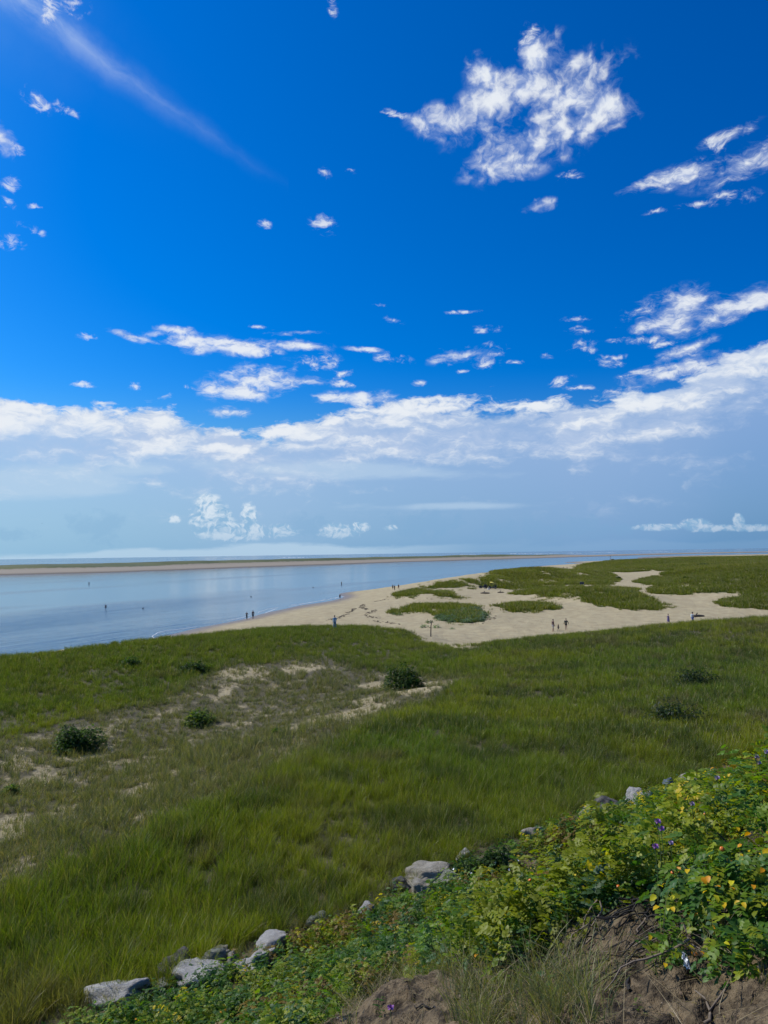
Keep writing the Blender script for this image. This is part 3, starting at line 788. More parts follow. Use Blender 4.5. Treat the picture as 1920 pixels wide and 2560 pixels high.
sand = mixc(nt, Z.step(0.1, 1.5), (0.10, 0.078, 0.055), (0.26, 0.215, 0.150))
grs = mixc(nt, n_l.step(0.35, 0.65), (0.050, 0.068, 0.014), (0.090, 0.098, 0.022))
c = mixc(nt, (attr(nt, 'grass') + (n_m - 0.5) * 0.7).step(0.35, 0.6), sand, grs)
principled(nt, out, c, 0.9)
isl = obj('barrier_island', me, m); tag(isl, kind='structure')

# ------------------------------------------------------------------ scatter helper (for what nobody could count)
PROTO = {}
def scatter(name, protos, P, rot, scl, col):
    """protos: meshes; P (n,3); rot (n,3) euler; scl (n,3); col (n,3)"""
    coll = bpy.data.collections.new(name + '_kinds')
    for i, me in enumerate(protos):
        coll.objects.link(bpy.data.objects.new('%s_kind_%02d' % (name, i), me))
    me = bpy.data.meshes.new(name); n = len(P)
    me.vertices.add(n); me.vertices.foreach_set('co', np.asarray(P, np.float32).ravel())
    set_attr(me, 'rot', rot, 'FLOAT_VECTOR'); set_attr(me, 'scl', scl, 'FLOAT_VECTOR')
    set_attr(me, 'tint', np.c_[col, np.ones(n)], 'FLOAT_COLOR')
    set_attr(me, 'pick', rng.integers(0, len(protos), n), 'INT')
    o = obj(name, me)
    ng = bpy.data.node_groups.new(name, 'GeometryNodeTree')
    ng.interface.new_socket('Geometry', in_out='INPUT', socket_type='NodeSocketGeometry')
    ng.interface.new_socket('Geometry', in_out='OUTPUT', socket_type='NodeSocketGeometry')
    gi, go = ng.nodes.new('NodeGroupInput'), ng.nodes.new('NodeGroupOutput')
    ip = ng.nodes.new('GeometryNodeInstanceOnPoints')
    ci = ng.nodes.new('GeometryNodeCollectionInfo'); ci.inputs[0].default_value = coll
    ci.inputs['Separate Children'].default_value = True; ci.inputs['Reset Children'].default_value = True
    def na(nm, t):
        a = ng.nodes.new('GeometryNodeInputNamedAttribute'); a.data_type = t; a.inputs[0].default_value = nm
        return a.outputs[0]
    ng.links.new(gi.outputs[0], ip.inputs['Points']); ng.links.new(ci.outputs[0], ip.inputs['Instance'])
    ip.inputs['Pick Instance'].default_value = True
    ng.links.new(na('pick', 'INT'), ip.inputs['Instance Index'])
    ng.links.new(na('rot', 'FLOAT_VECTOR'), ip.inputs['Rotation'])
    ng.links.new(na('scl', 'FLOAT_VECTOR'), ip.inputs['Scale'])
    ng.links.new(ip.outputs[0], go.inputs[0])
    md = o.modifiers.new('scatter', 'NODES'); md.node_group = ng
    tag(o, kind='stuff')
    return o

def leaf_shader(nt, out, c, trans=0.35, gloss=0.06, rough=0.45, bright=1.6):
    d = nt.nodes.new('ShaderNodeBsdfDiffuse'); t = nt.nodes.new('ShaderNodeBsdfTranslucent'); g = nt.nodes.new('ShaderNodeBsdfGlossy')
    nt.links.new(c.s, d.inputs[0])
    tcx = mixc(nt, 1.0, c, (1.25 * bright, 1.35 * bright, 0.35 * bright), 'MULTIPLY')
    nt.links.new(tcx.s, t.inputs[0])
    g.inputs['Roughness'].default_value = rough
    a = nt.nodes.new('ShaderNodeMixShader'); a.inputs[0].default_value = trans
    nt.links.new(d.outputs[0], a.inputs[1]); nt.links.new(t.outputs[0], a.inputs[2])
    if gloss <= 0:
        nt.links.new(a.outputs[0], out.inputs['Surface']); return
    b = nt.nodes.new('ShaderNodeMixShader'); b.inputs[0].default_value = gloss
    nt.links.new(a.outputs[0], b.inputs[1]); nt.links.new(g.outputs[0], b.inputs[2])
    nt.links.new(b.outputs[0], out.inputs['Surface'])

def grass_material():
    m, nt, out = new_mat('beach_grass')
    tint = attr(nt, 'tint', 'INSTANCER', 'Color')
    bc = nt.nodes.new('ShaderNodeAttribute'); bc.attribute_name = 'blade'
    sc = nt.nodes.new('ShaderNodeSeparateColor'); nt.links.new(bc.outputs['Color'], sc.inputs[0])
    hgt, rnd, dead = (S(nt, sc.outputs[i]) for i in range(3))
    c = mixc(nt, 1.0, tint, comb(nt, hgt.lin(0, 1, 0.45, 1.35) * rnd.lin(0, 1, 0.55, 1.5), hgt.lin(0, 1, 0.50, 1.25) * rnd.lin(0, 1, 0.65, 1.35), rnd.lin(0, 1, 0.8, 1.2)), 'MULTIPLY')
    c = mixc(nt, dead, c, (0.27, 0.215, 0.12))
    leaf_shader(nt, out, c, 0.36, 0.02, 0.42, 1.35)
    return m
GRASS_MAT = grass_material()

def tuft(name, nb, h, spread, width, segs, seed, lean=0.35, dead=0.08):
    r = np.random.default_rng(seed); Vs, Fs, Cs = [], [], []; n = 0; F3 = []
    for i in range(nb):
        a = r.uniform(0, 2 * math.pi); rad = spread * math.sqrt(r.uniform(0, 1))
        bx, by = rad * math.cos(a), rad * math.sin(a)
        da = a + r.normal(0, 0.9); hh = h * r.uniform(0.55, 1.12); ln = hh * abs(r.normal(lean, 0.22)) + 0.02
        w = width * r.uniform(0.7, 1.3); pa = r.uniform(0, math.pi); wx, wy = math.cos(pa) * w / 2, math.sin(pa) * w / 2
        rd, dd = r.uniform(), 1.0 if r.uniform() < dead else 0.0
        droop = r.uniform(0.0, 0.30)
        if i < nb * 0.05: hh *= 1.3; dd = 0.7; w *= 0.8
        for s in range(segs + 1):
            t = s / segs
            x = bx + math.cos(da) * ln * t * t; y = by + math.sin(da) * ln * t * t
            z = hh * (t - droop * t * t * t)
            if s < segs:
                q = 1 - 0.55 * t
                Vs += [(x - wx * q, y - wy * q, z), (x + wx * q, y + wy * q, z)]; Cs += [(t, rd, dd, 1)] * 2
            else:
                Vs.append((x, y, z)); Cs.append((t, rd, dd, 1))
        for s in range(segs - 1):
            k = n + 2 * s; Fs.append((k, k + 1, k + 3, k + 2))
        k = n + 2 * (segs - 1); F3.append((k, k + 1, k + 2))
        n += 2 * segs + 1
    F = [np.array(F3)] + ([np.array(Fs)] if Fs else [])
    me = np_mesh(name, np.array(Vs), F)
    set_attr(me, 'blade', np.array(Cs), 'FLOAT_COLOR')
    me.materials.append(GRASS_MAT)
    return me
T_NEAR = [tuft('near_tuft', 52, 0.80, 0.19, 0.011, 4, 100 + i, 0.34, 0.05) for i in range(6)]
T_MID = [tuft('mid_tuft', 36, 0.78, 0.30, 0.022, 3, 200 + i, 0.32, 0.05) for i in range(5)]
T_SPARSE = [tuft('sparse_tuft', 22, 0.50, 0.17, 0.015, 3, 300 + i, 0.5, 0.25) for i in range(5)]
T_FAR = [tuft('far_tuft', 22, 0.85, 0.75, 0.075, 2, 400 + i, 0.5, 0.04) for i in range(4)]

def polar_points(r0, r1, dens, th0=-0.57, th1=0.57):
    """random points with dens(r) per square metre"""
    rs = np.exp(np.linspace(math.log(r0), math.log(r1), 60)); out = []
    for a, b in zip(rs[:-1], rs[1:]):
        area = 0.5 * (b * b - a * a) * (th1 - th0); n = rng.poisson(area * dens(0.5 * (a + b)))
        rr = np.sqrt(rng.uniform(a * a, b * b, n)); th = rng.uniform(th0, th1, n)
        out.append(np.c_[rr * np.sin(th), rr * np.cos(th)])
    return np.concatenate(out)

def hue(x, y, cvd):
    """live colour of the beach grass by place, plus a painted sunlit ridge"""
    n1 = fbm(x * 0.09, y * 0.09, 61, 4); n2 = fbm(x * 0.5, y * 0.5, 62, 3)
    g = np.stack([0.150 + 0.080 * (n1 - 0.5) * 2, 0.190 + 0.050 * (n1 - 0.5) * 2, 0.017 + 0 * n1], -1)
    dk = np.array([0.060, 0.092, 0.026]); f = sstep(n2, 0.46, 0.68)[:, None] * 0.75
    g = g * (1 - f) + dk * f
    sunlit_rim = (soft(x, y, HOLLOW, 0.16, 8, 23) * (1 - cvd['hollow']) * cvd['meadow'] * sstep(np.hypot(x, y), 75, 50))[:, None] * 0.7  # sunlight on the ridge beside the hollow, painted into the grass colour
    g = g * (1 - sunlit_rim) + np.array([0.225, 0.262, 0.022]) * sunlit_rim
    f = sstep(fbm(x * 0.33, y * 0.33, 68, 4, .6), 0.60, 0.72)[:, None] * 0.65
    g = g * (1 - f) + np.array([0.125, 0.115, 0.060]) * f
    hol = np.array([0.135, 0.150, 0.066]); f = cvd['hollow'][:, None] * 0.85
    g = g * (1 - f) + hol * f
    r = np.hypot(x, y); rc = r_crest(np.clip(np.arctan2(x, y), -.6, .6))
    f = (sstep(r / rc, 0.62, 0.86) * sstep(x, 8.0, -6.0))[:, None] * 0.75        # darker dense stand on the seaward crest
    g = g * (1 - f) + np.array([0.100, 0.142, 0.015]) * f
    return g

P2 = polar_points(11.0, 125.0, lambda r: 24.0 if r < 26 else 24.0 * (26.0 / r) ** 1.2)
x, y = P2[:, 0], P2[:, 1]
cvd = cover(x, y)
clump = fbm(x * 0.8, y * 0.8, 63, 3)
keepm = rng.uniform(size=len(x)) < cvd['g'] * (0.55 + 0.8 * clump) 
x, y = x[keepm], y[keepm]; cvd = {k: v[keepm] for k, v in cvd.items()}
z = ground_h(x, y) - 0.02
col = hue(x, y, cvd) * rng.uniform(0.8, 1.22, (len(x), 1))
n = len(x)
rot = np.stack([rng.normal(0, 0.10, n), rng.normal(0.16, 0.10, n), np.zeros(n)], -1)      # wind leans the stand to the right
rot[:, 2] = rng.uniform(0, 6.28, n) * 0 + rng.normal(0, 0.85, n)
patch = fbm(x * 0.13, y * 0.13, 64, 3)
sc0 = (0.42 + 0.62 * patch) * rng.uniform(0.65, 1.3, n)
gapf = 1 - 0.45 * cvd['gap']
scl = np.stack([sc0, sc0, sc0 * gapf], -1)
r = np.hypot(x, y)
sparse = rng.uniform(size=n) < cvd['hollow'] * 0.92
near = (r < 34) & ~sparse
mid = ~near & ~sparse
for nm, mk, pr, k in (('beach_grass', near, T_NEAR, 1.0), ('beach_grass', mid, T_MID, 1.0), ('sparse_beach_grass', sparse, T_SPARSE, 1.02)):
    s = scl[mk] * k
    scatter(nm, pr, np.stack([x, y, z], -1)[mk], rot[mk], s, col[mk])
# grass on the dunes beyond the beach
P2 = polar_points(100.0, 760.0, lambda r: 2.6 if r < 330 else 2.6 * (330.0 / r) ** 2, -0.05, 0.57)
x, y = P2[:, 0], P2[:, 1]; cvd = cover(x, y)
clump = fbm(x * 0.12, y * 0.12, 65, 4, 0.6)
dn = cvd['dunes']
keepm = rng.uniform(size=len(x)) < dn * np.where(dn > 0.95, 0.9, 0.9) * (0.5 + clump)
x, y, dn = x[keepm], y[keepm], dn[keepm]; z = ground_h(x, y) - 0.03; n = len(x)
n1 = fbm(x * 0.03, y * 0.03, 66, 4)[:, None]; n2 = fbm(x * 0.15, y * 0.15, 67, 3)[:, None]
col = (np.array([0.085, 0.125, 0.012]) * (1 - n1) + np.array([0.185, 0.200, 0.016]) * n1) * (0.72 + 0.5 * n2) * rng.uniform(0.85, 1.15, (n, 1))
sc0 = rng.uniform(0.6, 1.1, n) * (0.55 + 0.5 * dn) * np.where(np.hypot(x, y) > 330, 1.5, 1.0)
scatter('dune_grass', T_FAR, np.stack([x, y, z], -1), np.stack([rng.normal(0, .1, n), rng.normal(.1, .1, n), rng.uniform(0, 6.28, n)], -1), np.stack([sc0 * 1.2, sc0 * 1.2, sc0], -1), col)

# ------------------------------------------------------------------ boulders along the foot of the bank
def rock_mesh(name, seed, sub=3, flat=0.0, sharp=0.5):
    bm = bmesh.new(); bmesh.ops.create_icosphere(bm, subdivisions=sub, radius=1.0)
    r = np.random.default_rng(seed)
    co = np.array([v.co[:] for v in bm.verts])
    planes = r.normal(size=(11, 3)); planes /= np.linalg.norm(planes, axis=1)[:, None]
    off = r.uniform(0.50, 0.92, 11)
    d = co / np.linalg.norm(co, axis=1)[:, None]
    k = d @ planes.T
    lim = np.where(k > 0.05, off / np.maximum(k, 0.05), 9.0).min(axis=1)     # cut by random planes: faceted stone
    rad = (1 - sharp) * 1.0 + sharp * np.minimum(lim, 1.15)
    rad += (fbm(d[:, 0] * 1.7 + seed, d[:, 1] * 1.7 + d[:, 2] * 1.5, seed, 4) - 0.5) * 0.55
    rad += (fbm(d[:, 0] * 7 + seed, d[:, 1] * 7 + d[:, 2] * 5, seed + 3, 3) - 0.5) * 0.16
    for v, q, rr in zip(bm.verts, d, rad): v.co = Vector(q * rr)
    for f in bm.faces: f.smooth = True
    me = bpy.data.meshes.new(name); bm.to_mesh(me); bm.free()
    return me
def stone_material(name, a, b, lichen=0.3):
    m, nt, out = new_mat(name)
    P = objco(nt)
    n1 = noise(nt, P, 1.6, 6.0, 0.65); n2 = noise(nt, P, 14.0, 5.0, 0.7); n3 = noise(nt, P, 45.0, 2.0, 0.6)
    c = mixc(nt, n1.step(0.32, 0.68), a, b)
    c = mixc(nt, n3.step(0.55, 0.62) * 0.55, c, [v * 0.35 for v in a])
    c = mixc(nt, n2.step(0.56, 0.70) * lichen, c, (0.33, 0.36, 0.26))
    nrm = bump(nt, n1 * 0.6 + n2 * 0.45 + n3 * 0.15, 1.0, 0.25)
    principled(nt, out, c, 0.86, normal=nrm, specular_ior_level=0.3)
    return m
ST_L = stone_material('pale_granite', (0.50, 0.475, 0.43), (0.74, 0.71, 0.65))
ST_D = stone_material('dark_granite', (0.11, 0.105, 0.10), (0.30, 0.275, 0.24), 0.2)
ST_T = stone_material('tan_granite', (0.40, 0.355, 0.27), (0.62, 0.565, 0.46), 0.4)
ST_G = stone_material('lichened_granite', (0.30, 0.32, 0.24), (0.50, 0.51, 0.41), 0.6)
ST_B = stone_material('blue_grey_granite', (0.16, 0.21, 0.24), (0.31, 0.37, 0.40), 0.15)
ROCKS = [  # px, base py, width px, height px, tilt, material, label
    (302, 2514, 136, 56, 12, ST_L, 'big smooth pale grey boulder at the low end of the boulder line'),
    (442, 2448, 82, 56, -6, ST_D, 'dark grey boulder standing behind the long flat pale rock'),
    (482, 2466, 124, 40, 5, ST_L, 'long flat pale boulder in front of the dark grey one'),
    (545, 2452, 28, 26, 20, ST_L, 'small white wedge of stone at the end of the flat boulder'),
    (532, 2422, 48, 40, 8, ST_G, 'greenish lichened rock with a tan rock leaning on it'),
    (548, 2398, 42, 30, 12, ST_T, 'tan rock lying on top of the greenish rock'),
    (580, 2420, 38, 30, -5, ST_T, 'small tan rock beside the greenish rock in the grass'),
    (628, 2432, 92, 44, 34, ST_L, 'pale slab leaning uphill at the edge of the shrubs, lower of two'),
    (682, 2384, 84, 42, 27, ST_L, 'pale slab leaning uphill at the edge of the shrubs, upper of two'),
    (385, 2488, 50, 20, 0, ST_G, 'low grey stone between the big smooth boulder and the flat one'),
    (404, 2468, 28, 22, 10, ST_G, 'little stone at the foot of the dark grey boulder'),
    (796, 2316, 44, 30, 10, ST_G, 'greenish rock half hidden by shrubs, lone one below the white rock'),
    (924, 2286, 36, 28, 18, ST_L, 'small white rock peeking out of the shrubs'),
    (1058, 2206, 106, 38, 4, ST_T, 'big humped tan grey boulder in the middle of the boulder line'),
    (1002, 2224, 42, 30, 6, ST_D, 'dark small rock on the downhill side of the humped boulder'),
    (1062, 2236, 50, 34, -4, ST_T, 'rounded tan rock in front of the humped boulder'),
    (1118, 2212, 64, 24, 6, ST_G, 'flat pale green rock with a white corner beside the humped boulder'),
    (1162, 2156, 34, 28, 8, ST_L, 'grey stone behind the small bush with white flowers'),
    (1256, 2158, 48, 16, 0, ST_G, 'low green grey rock under the dark bush with white flowers'),
    (1340, 2106, 46, 34, -6, ST_T, 'pale rounded rock behind the dark bush with white flowers'),
    (1478, 2044, 46, 26, 8, ST_T, 'low tan rock half sunk in the grass next to the two toned rock'),
    (1522, 2030, 54, 36, 4, ST_D, 'dark grey two toned rock above the shrubs'),
    (1610, 2012, 54, 44, 6, ST_L, 'pale dome shaped rock at the upper edge of the shrubs'),
    (1673, 1982, 30, 38, 0, ST_B, 'upright blue grey rock at the upper edge of the shrubs'),
    (1722, 1958, 50, 22, 10, ST_T, 'tan stone barely showing at the top of the boulder line')]
for i, (px, py, w, h, tilt, mt, lab) in enumerate(ROCKS):
    x, y = on_ground(px, py); d = math.hypot(x, y); mpp = y / FPX
    W, Hh = w * mpp, h * mpp
    o = obj('boulder', rock_mesh('boulder', 900 + i, 4, sharp=0.9), mt)
    o.scale = (W * 0.66, W * 0.52, Hh * 0.78)
    o.location = (x, y + W * 0.22, gz(x, y) + Hh * 0.16)
    o.rotation_euler = (0, R(-tilt), 0)
    tag(o, lab, 'boulder', 'boulders along the foot of the bank')

# ------------------------------------------------------------------ leaves
def leaf_material(name, src, trans=0.40, gloss=0.022):
    m, nt, out = new_mat(name)
    if src == 'object':
        n = nt.nodes.new('ShaderNodeObjectInfo'); c = S(nt, n.outputs['Color'])
    else: c = attr(nt, 'tint', src, 'Color')
    n = noise(nt, pos(nt), 90.0, 3.0)
    c = mixc(nt, 1.0, c, comb(nt, n.lin(0.2, 0.8, 0.75, 1.25), n.lin(0.2, 0.8, 0.85, 1.15), 1.0), 'MULTIPLY')
    leaf_shader(nt, out, c, trans, gloss, 0.50, 1.45)
    return m
LEAF_I = leaf_material('rose_leaf_scatter', 'INSTANCER'); LEAF_G = leaf_material('rose_leaf_mass', 'GEOMETRY'); LEAF_O = leaf_material('rose_leaf_single', 'object')

def leaflet(L, W, fold=0.3, curl=0.15):
    v = np.array([(0, 0, 0), (0, .5 * L, -curl * L * .1), (0, L, -curl * L), (-W * .46, .28 * L, fold * W * .4), (-W * .42, .68 * L, fold * W * .3 - curl * L * .4), (W * .46, .28 * L, fold * W * .4), (W * .42, .68 * L, fold * W * .3 - curl * L * .4)])
    f = np.array([(0, 1, 3), (3, 1, 4), (4, 1, 2), (0, 5, 1), (5, 6, 1), (6, 2, 1)])
    return v, f
def rotz(v, a):
    c, s = math.cos(a), math.sin(a); return v @ np.array([[c, s, 0], [-s, c, 0], [0, 0, 1]])
def rotx(v, a):
    c, s = math.cos(a), math.sin(a); return v @ np.array([[1, 0, 0], [0, c, s], [0, -s, c]])
def compound(r, n=7, L=0.038, W=0.026, step=0.022):
    """one rose leaf: leaflets in pairs along a stalk and one at the tip"""
    Vs, Fs, k = [], [], 0
    pairs = (n - 1) // 2
    for i in range(pairs):
        for s in (-1, 1):
            v, f = leaflet(L * r.uniform(.85, 1.1), W * r.uniform(.9, 1.1), r.uniform(.1, .5), r.uniform(0, .35))
            v = rotz(v, -s * (1.0 + r.normal(0, .12))); v = v + np.array([0, step * (i + 1), -0.004 * i * i]) 
            Vs.append(v); Fs.append(f + k); k += len(v)
    v, f = leaflet(L * 1.15, W * 1.1, .3, .25); v = v + np.array([0, step * (pairs + .5), -0.004 * pairs * pairs])
    Vs.append(v); Fs.append(f + k); k += len(v)
    st = np.array([(-.0009, 0, 0), (.0009, 0, 0), (0, step * (pairs + .6), -.004 * pairs * pairs)])
    Vs.append(st); Fs.append(np.array([(0, 1, 2)]) + k)
    return np.concatenate(Vs), np.concatenate(Fs)
def tube(pts, rads, n=5):
    """tapered tube through points"""
    pts = np.asarray(pts, float); m = len(pts); Vs = []
    for i in range(m):
        t = pts[min(i + 1, m - 1)] - pts[max(i - 1, 0)]; t = t / (np.linalg.norm(t) + 1e-9)
        a = np.cross(t, (0.3, 0.9, 0.2)); a /= np.linalg.norm(a) + 1e-9; b = np.cross(t, a)
        for k in range(n):
            q = 2 * math.pi * k / n; Vs.append(pts[i] + rads[i] * (a * math.cos(q) + b * math.sin(q)))
    F = [(i * n + k, i * n + (k + 1) % n, (i + 1) * n + (k + 1) % n, (i + 1) * n + k) for i in range(m - 1) for k in range(n)]
    return np.array(Vs), np.array(F)

def sprig(name, seed, nl=6, length_=0.26, big=1.0):
    r = np.random.default_rng(seed); Vs, Fs, k = [], [], 0
    for i in range(nl):
        v, f = compound(r, 7 if r.uniform() < .6 else 5, 0.040 * big, 0.028 * big, 0.022 * big)
        t = (i + 1) / nl
        v = rotx(v, r.normal(.45, .3)); v = rotz(v, i * 2.4 + r.normal(0, .3)); v = v + np.array([r.normal(0, .012), r.normal(0, .012), length_ * t])
        Vs.append(v); Fs.append(f + k); k += len(v)
    me = np_mesh(name, np.concatenate(Vs), np.concatenate(Fs)); me.materials.append(LEAF_I)
    return me
SPRIGS = [sprig('rose_sprig', 500 + i, 9, 0.26, 0.76) for i in range(6)]

# ---- low thicket all over the bank
PT = polar_points(4.2, 34.0, lambda r: 120.0 if r < 8 else 120.0 * (8.0 / r) ** 0.9, -0.52, 0.57)
x, y = PT[:, 0], PT[:, 1]; cvd = cover(x, y)
r = np.hypot(x, y); th = np.arctan2(x, y)
dens = cvd['bank'] * (1 - cvd['nearbare']) * sstep(r / r_toe(th), 1.0, 0.95) * (0.45 + 0.9 * sstep(fbm(x * 1.1, y * 1.1, 81, 3), 0.33, 0.5))
k_ = rng.uniform(size=len(x)) < dens
x, y, r, th = x[k_], y[k_], r[k_], th[k_]; n = len(x)
can = (0.14 + 0.36 * sstep(fbm(x * 0.9, y * 0.9, 82, 3), 0.35, 0.68)) * sstep(r / r_toe(th), 1.0, 0.86) + 0.05
up_ = rng.uniform(0, 1, n) ** 0.6
z = ground_h(x, y) + can * up_ - 0.16
pal = np.array([(0.076, 0.152, 0.011), (0.125, 0.188, 0.011), (0.045, 0.110, 0.018), (0.190, 0.218, 0.011), (0.058, 0.122, 0.040), (0.52, 0.40, 0.012), (0.16, 0.110, 0.018)])
hn = fbm(x * 0.8, y * 0.8, 83, 3); pk = np.clip(hn + rng.normal(0, .12, n), 0, 1)
ci = np.where(pk < .36, 2, np.where(pk < .46, 0, np.where(pk < .58, 1, 3)))
u_ = rng.uniform(size=n); ci = np.where(u_ < .10, 4, ci); ci = np.where((u_ > .10) & (u_ < .112 + .06 * sstep(x, .5, 2.5)), 5, ci)
red = sstep(fbm(x * 0.45 + 9, y * 0.45, 84, 3), 0.60, 0.70); ci = np.where(rng.uniform(size=n) < red * .5, 6, ci)
col = pal[ci] * rng.uniform(.75, 1.25, (n, 1))
sc0 = rng.uniform(.75, 1.25, n) * np.clip(0.72 + r * 0.03, .8, 1.3)
scatter('rose_thicket', SPRIGS, np.stack([x, y, z], -1), np.stack([rng.normal(0, .35, n), rng.normal(.1, .35, n), rng.uniform(0, 6.28, n)], -1), np.stack([sc0] * 3, -1), col)

BARK = plain((0.014, 0.011, 0.009), 0.9, name='dark_bark'); TWIG = plain((0.16, 0.125, 0.09), 0.9, name='dry_twig_bark')
HIP = plain((0.62, 0.16, 0.015), 0.35, name='orange_hip'); YHIP = plain((0.60, 0.42, 0.03), 0.4, name='yellow_hip')
def hip_mesh():
    prof = [(0, 0), (.55, .12), (.95, .42), (1, .70), (.82, 1.05), (.45, 1.28), (.30, 1.38), (.0, 1.36)]
    V_, F_ = [], []; n = 8
    for (a, b) in prof:
        for k in range(n): V_.append((a * math.cos(6.2832 * k / n), a * math.sin(6.2832 * k / n), -b))
    for i in range(len(prof) - 1):
        for k in range(n): F_.append((i * n + k, (i + 1) * n + k, (i + 1) * n + (k + 1) % n, i * n + (k + 1) % n))
    # sepals: a small dry crown
    b0 = len(V_)
    F3 = []
    for k in range(5):
        a = 6.2832 * k / 5; q = len(V_)
        V_ += [(.3 * math.cos(a - .3), .3 * math.sin(a - .3), -1.36), (.3 * math.cos(a + .3), .3 * math.sin(a + .3), -1.36), (.55 * math.cos(a), .55 * math.sin(a), -2.0)]
        F3.append((q, q + 1, q + 2))
    return np_mesh('rose_hip', np.array(V_), [np.array(F_), np.array(F3)], True)
ME_HIP = hip_mesh(); ME_HIP.materials.append(HIP)
ME_YHIP = hip_mesh(); ME_YHIP.materials.append(YHIP)
LEAF_ME = []
for i in range(5):
    v, f = compound(np.random.default_rng(700 + i), 7, 0.042, 0.030, 0.024); LEAF_ME.append(np_mesh('rose_leaf', v, f)); LEAF_ME[-1].materials.append(LEAF_O)
ONE_ME = []
for i in range(3):
    v, f = leaflet(0.05, 0.036, .4, .3); ONE_ME.append(np_mesh('yellow_leaflet', v, f)); ONE_ME[-1].materials.append(LEAF_O)

def dome_points(r, n, R_, H_, shell=0.55, lump=0.25, seed=0):
    d = r.normal(size=(n, 3)); d[:, 2] = np.abs(d[:, 2]) * 1.0; d /= np.linalg.norm(d, axis=1)[:, None]
    a = np.arctan2(d[:, 1], d[:, 0])
    k = 1 + lump * (fbm(d[:, 0] * 2.2 + seed * 3.7 + 5, d[:, 1] * 2.2 + d[:, 2] * 1.9, seed, 3) - 0.5) * 2
    q = (shell + (1 - shell) * r.uniform(0, 1, n) ** 0.6) * k
    return d * np.array([R_, R_, H_]) * q[:, None], d
def bush(name, label, cat, loc, R_, H_, n_mass, n_leaf=0, hips=0, yellow=0, seed=0, leafk=1.0, colors=None, group=None, stems=9, white=0, kind='rose', shell=0.5, fl=0.30, yhips=0, side=None):
    r = np.random.default_rng(seed); root = empty(name, loc)
    tag(root, label, cat, group)
    colors = np.array(colors if colors is not None else [(0.055, 0.115, 0.016), (0.100, 0.155, 0.016), (0.035, 0.085, 0.028), (0.15, 0.18, 0.015)])
    # stems
    Vs, Fs, k = [], [], 0
    for i in range(stems):
        a = r.uniform(0, 6.28); e = r.uniform(.45, .95); tip = np.array([math.cos(a) * R_ * e * .85, math.sin(a) * R_ * e * .85, H_ * r.uniform(.55, .9)])
        pts = [np.array([0, 0, -.05]) + tip * np.array([t ** 1.5, t ** 1.5, t]) + r.normal(0, .02 * R_, 3) * (t > 0) for t in np.linspace(0, 1, 6)]
        v, f = tube(pts, np.linspace(.014, .004, 6) * (R_ / .6) ** .5, 4); Vs.append(v); Fs.append(f + k); k += len(v)
    obj('stems', np_mesh('stems', np.concatenate(Vs), np.concatenate(Fs), True), BARK, root)
    # mass of leaves
    n_mass = int(n_mass * 1.5); leafk0 = leafk; leafk = leafk * 0.78
    P_, D_ = dome_points(r, n_mass, R_, H_, shell, fl, seed)
    nl_ = 7; la = r.uniform(0, 6.28, nl_); lr_ = np.r_[0, r.uniform(.3, .62, nl_ - 1)]; lk_ = r.uniform(.38, .62, nl_); lh_ = r.uniform(.55, 1.05, nl_)
    pick_ = r.integers(0, nl_, n_mass); lobed = r.uniform(size=n_mass) < .75
    off_ = np.stack([np.cos(la) * lr_ * R_, np.sin(la) * lr_ * R_, 0 * la], -1)[pick_]
    P_ = np.where(lobed[:, None], P_ * np.stack([lk_, lk_, lh_], -1)[pick_] + off_, P_ * np.array([1, 1, .8]))
    Vs, Fs, Cs, k = [], [], [], 0
    base = [compound(np.random.default_rng(800 + i), 7 if kind == 'rose' else 5, 0.042 * leafk, 0.030 * leafk, 0.022 * leafk) for i in range(6)]
    for p, d in zip(P_, D_):
        v, f = base[r.integers(6)]
        v = v * r.uniform(.7, 1.15); v = rotx(v, r.normal(-.1, .5)); v = rotz(v, math.atan2(d[1], d[0]) - 1.57 + r.normal(0, .7))
        Vs.append(v + p); Fs.append(f + k); k += len(v)
        c = colors[min(int(r.uniform() ** 1.15 * len(colors)), len(colors) - 1)] * r.uniform(.7, 1.25)
        Cs.append(np.tile(np.r_[c, 1.0], (len(v), 1)))
    me = np_mesh('foliage', np.concatenate(Vs), np.concatenate(Fs)); set_attr(me, 'tint', np.concatenate(Cs), 'FLOAT_COLOR')
    tag(obj('foliage', me, LEAF_G, root), kind='stuff')
    # leaves that can be told apart, on the side towards the overlook
    def place(o, p, d, sc):
        o.location = p; o.rotation_euler = (r.normal(-.15, .45), r.normal(0, .3), math.atan2(d[1], d[0]) - 1.57 + r.normal(0, .6)); o.scale = (sc,) * 3
    if side is None: side = np.array([-loc[0], -loc[1], 0.0]); side = side / np.linalg.norm(side)
    def front(n):
        P_, D_ = dome_points(r, n * 5, R_ * 1.04, H_ * 1.04, .93, fl, seed)
        s = np.argsort(-(D_ @ side + 0.6 * D_[:, 2] + r.normal(0, .25, len(D_))))[:n]
        return P_[s], D_[s]
    if n_leaf:
        for p, d in zip(*front(n_leaf)):
            o = obj('leaf', LEAF_ME[r.integers(5)], None, root); place(o, p, d, leafk * r.uniform(.8, 1.2))
            c = colors[r.integers(len(colors))] * r.uniform(.8, 1.3); o.color = (*c, 1)
    if yellow:
        centers, cd = front(max(2, yellow // 2))
        for q in range(yellow):
            j = r.integers(len(centers)); p = centers[j] + r.normal(0, .05, 3)
            o = obj('yellow_leaf', ONE_ME[r.integers(3)], None, root); place(o, p, cd[j], leafk * r.uniform(.55, 1.05))
            c = np.array([(0.66, 0.44, 0.01), (0.62, 0.55, 0.02), (0.70, 0.30, 0.01)][r.integers(3)]); o.color = (*c, 1)
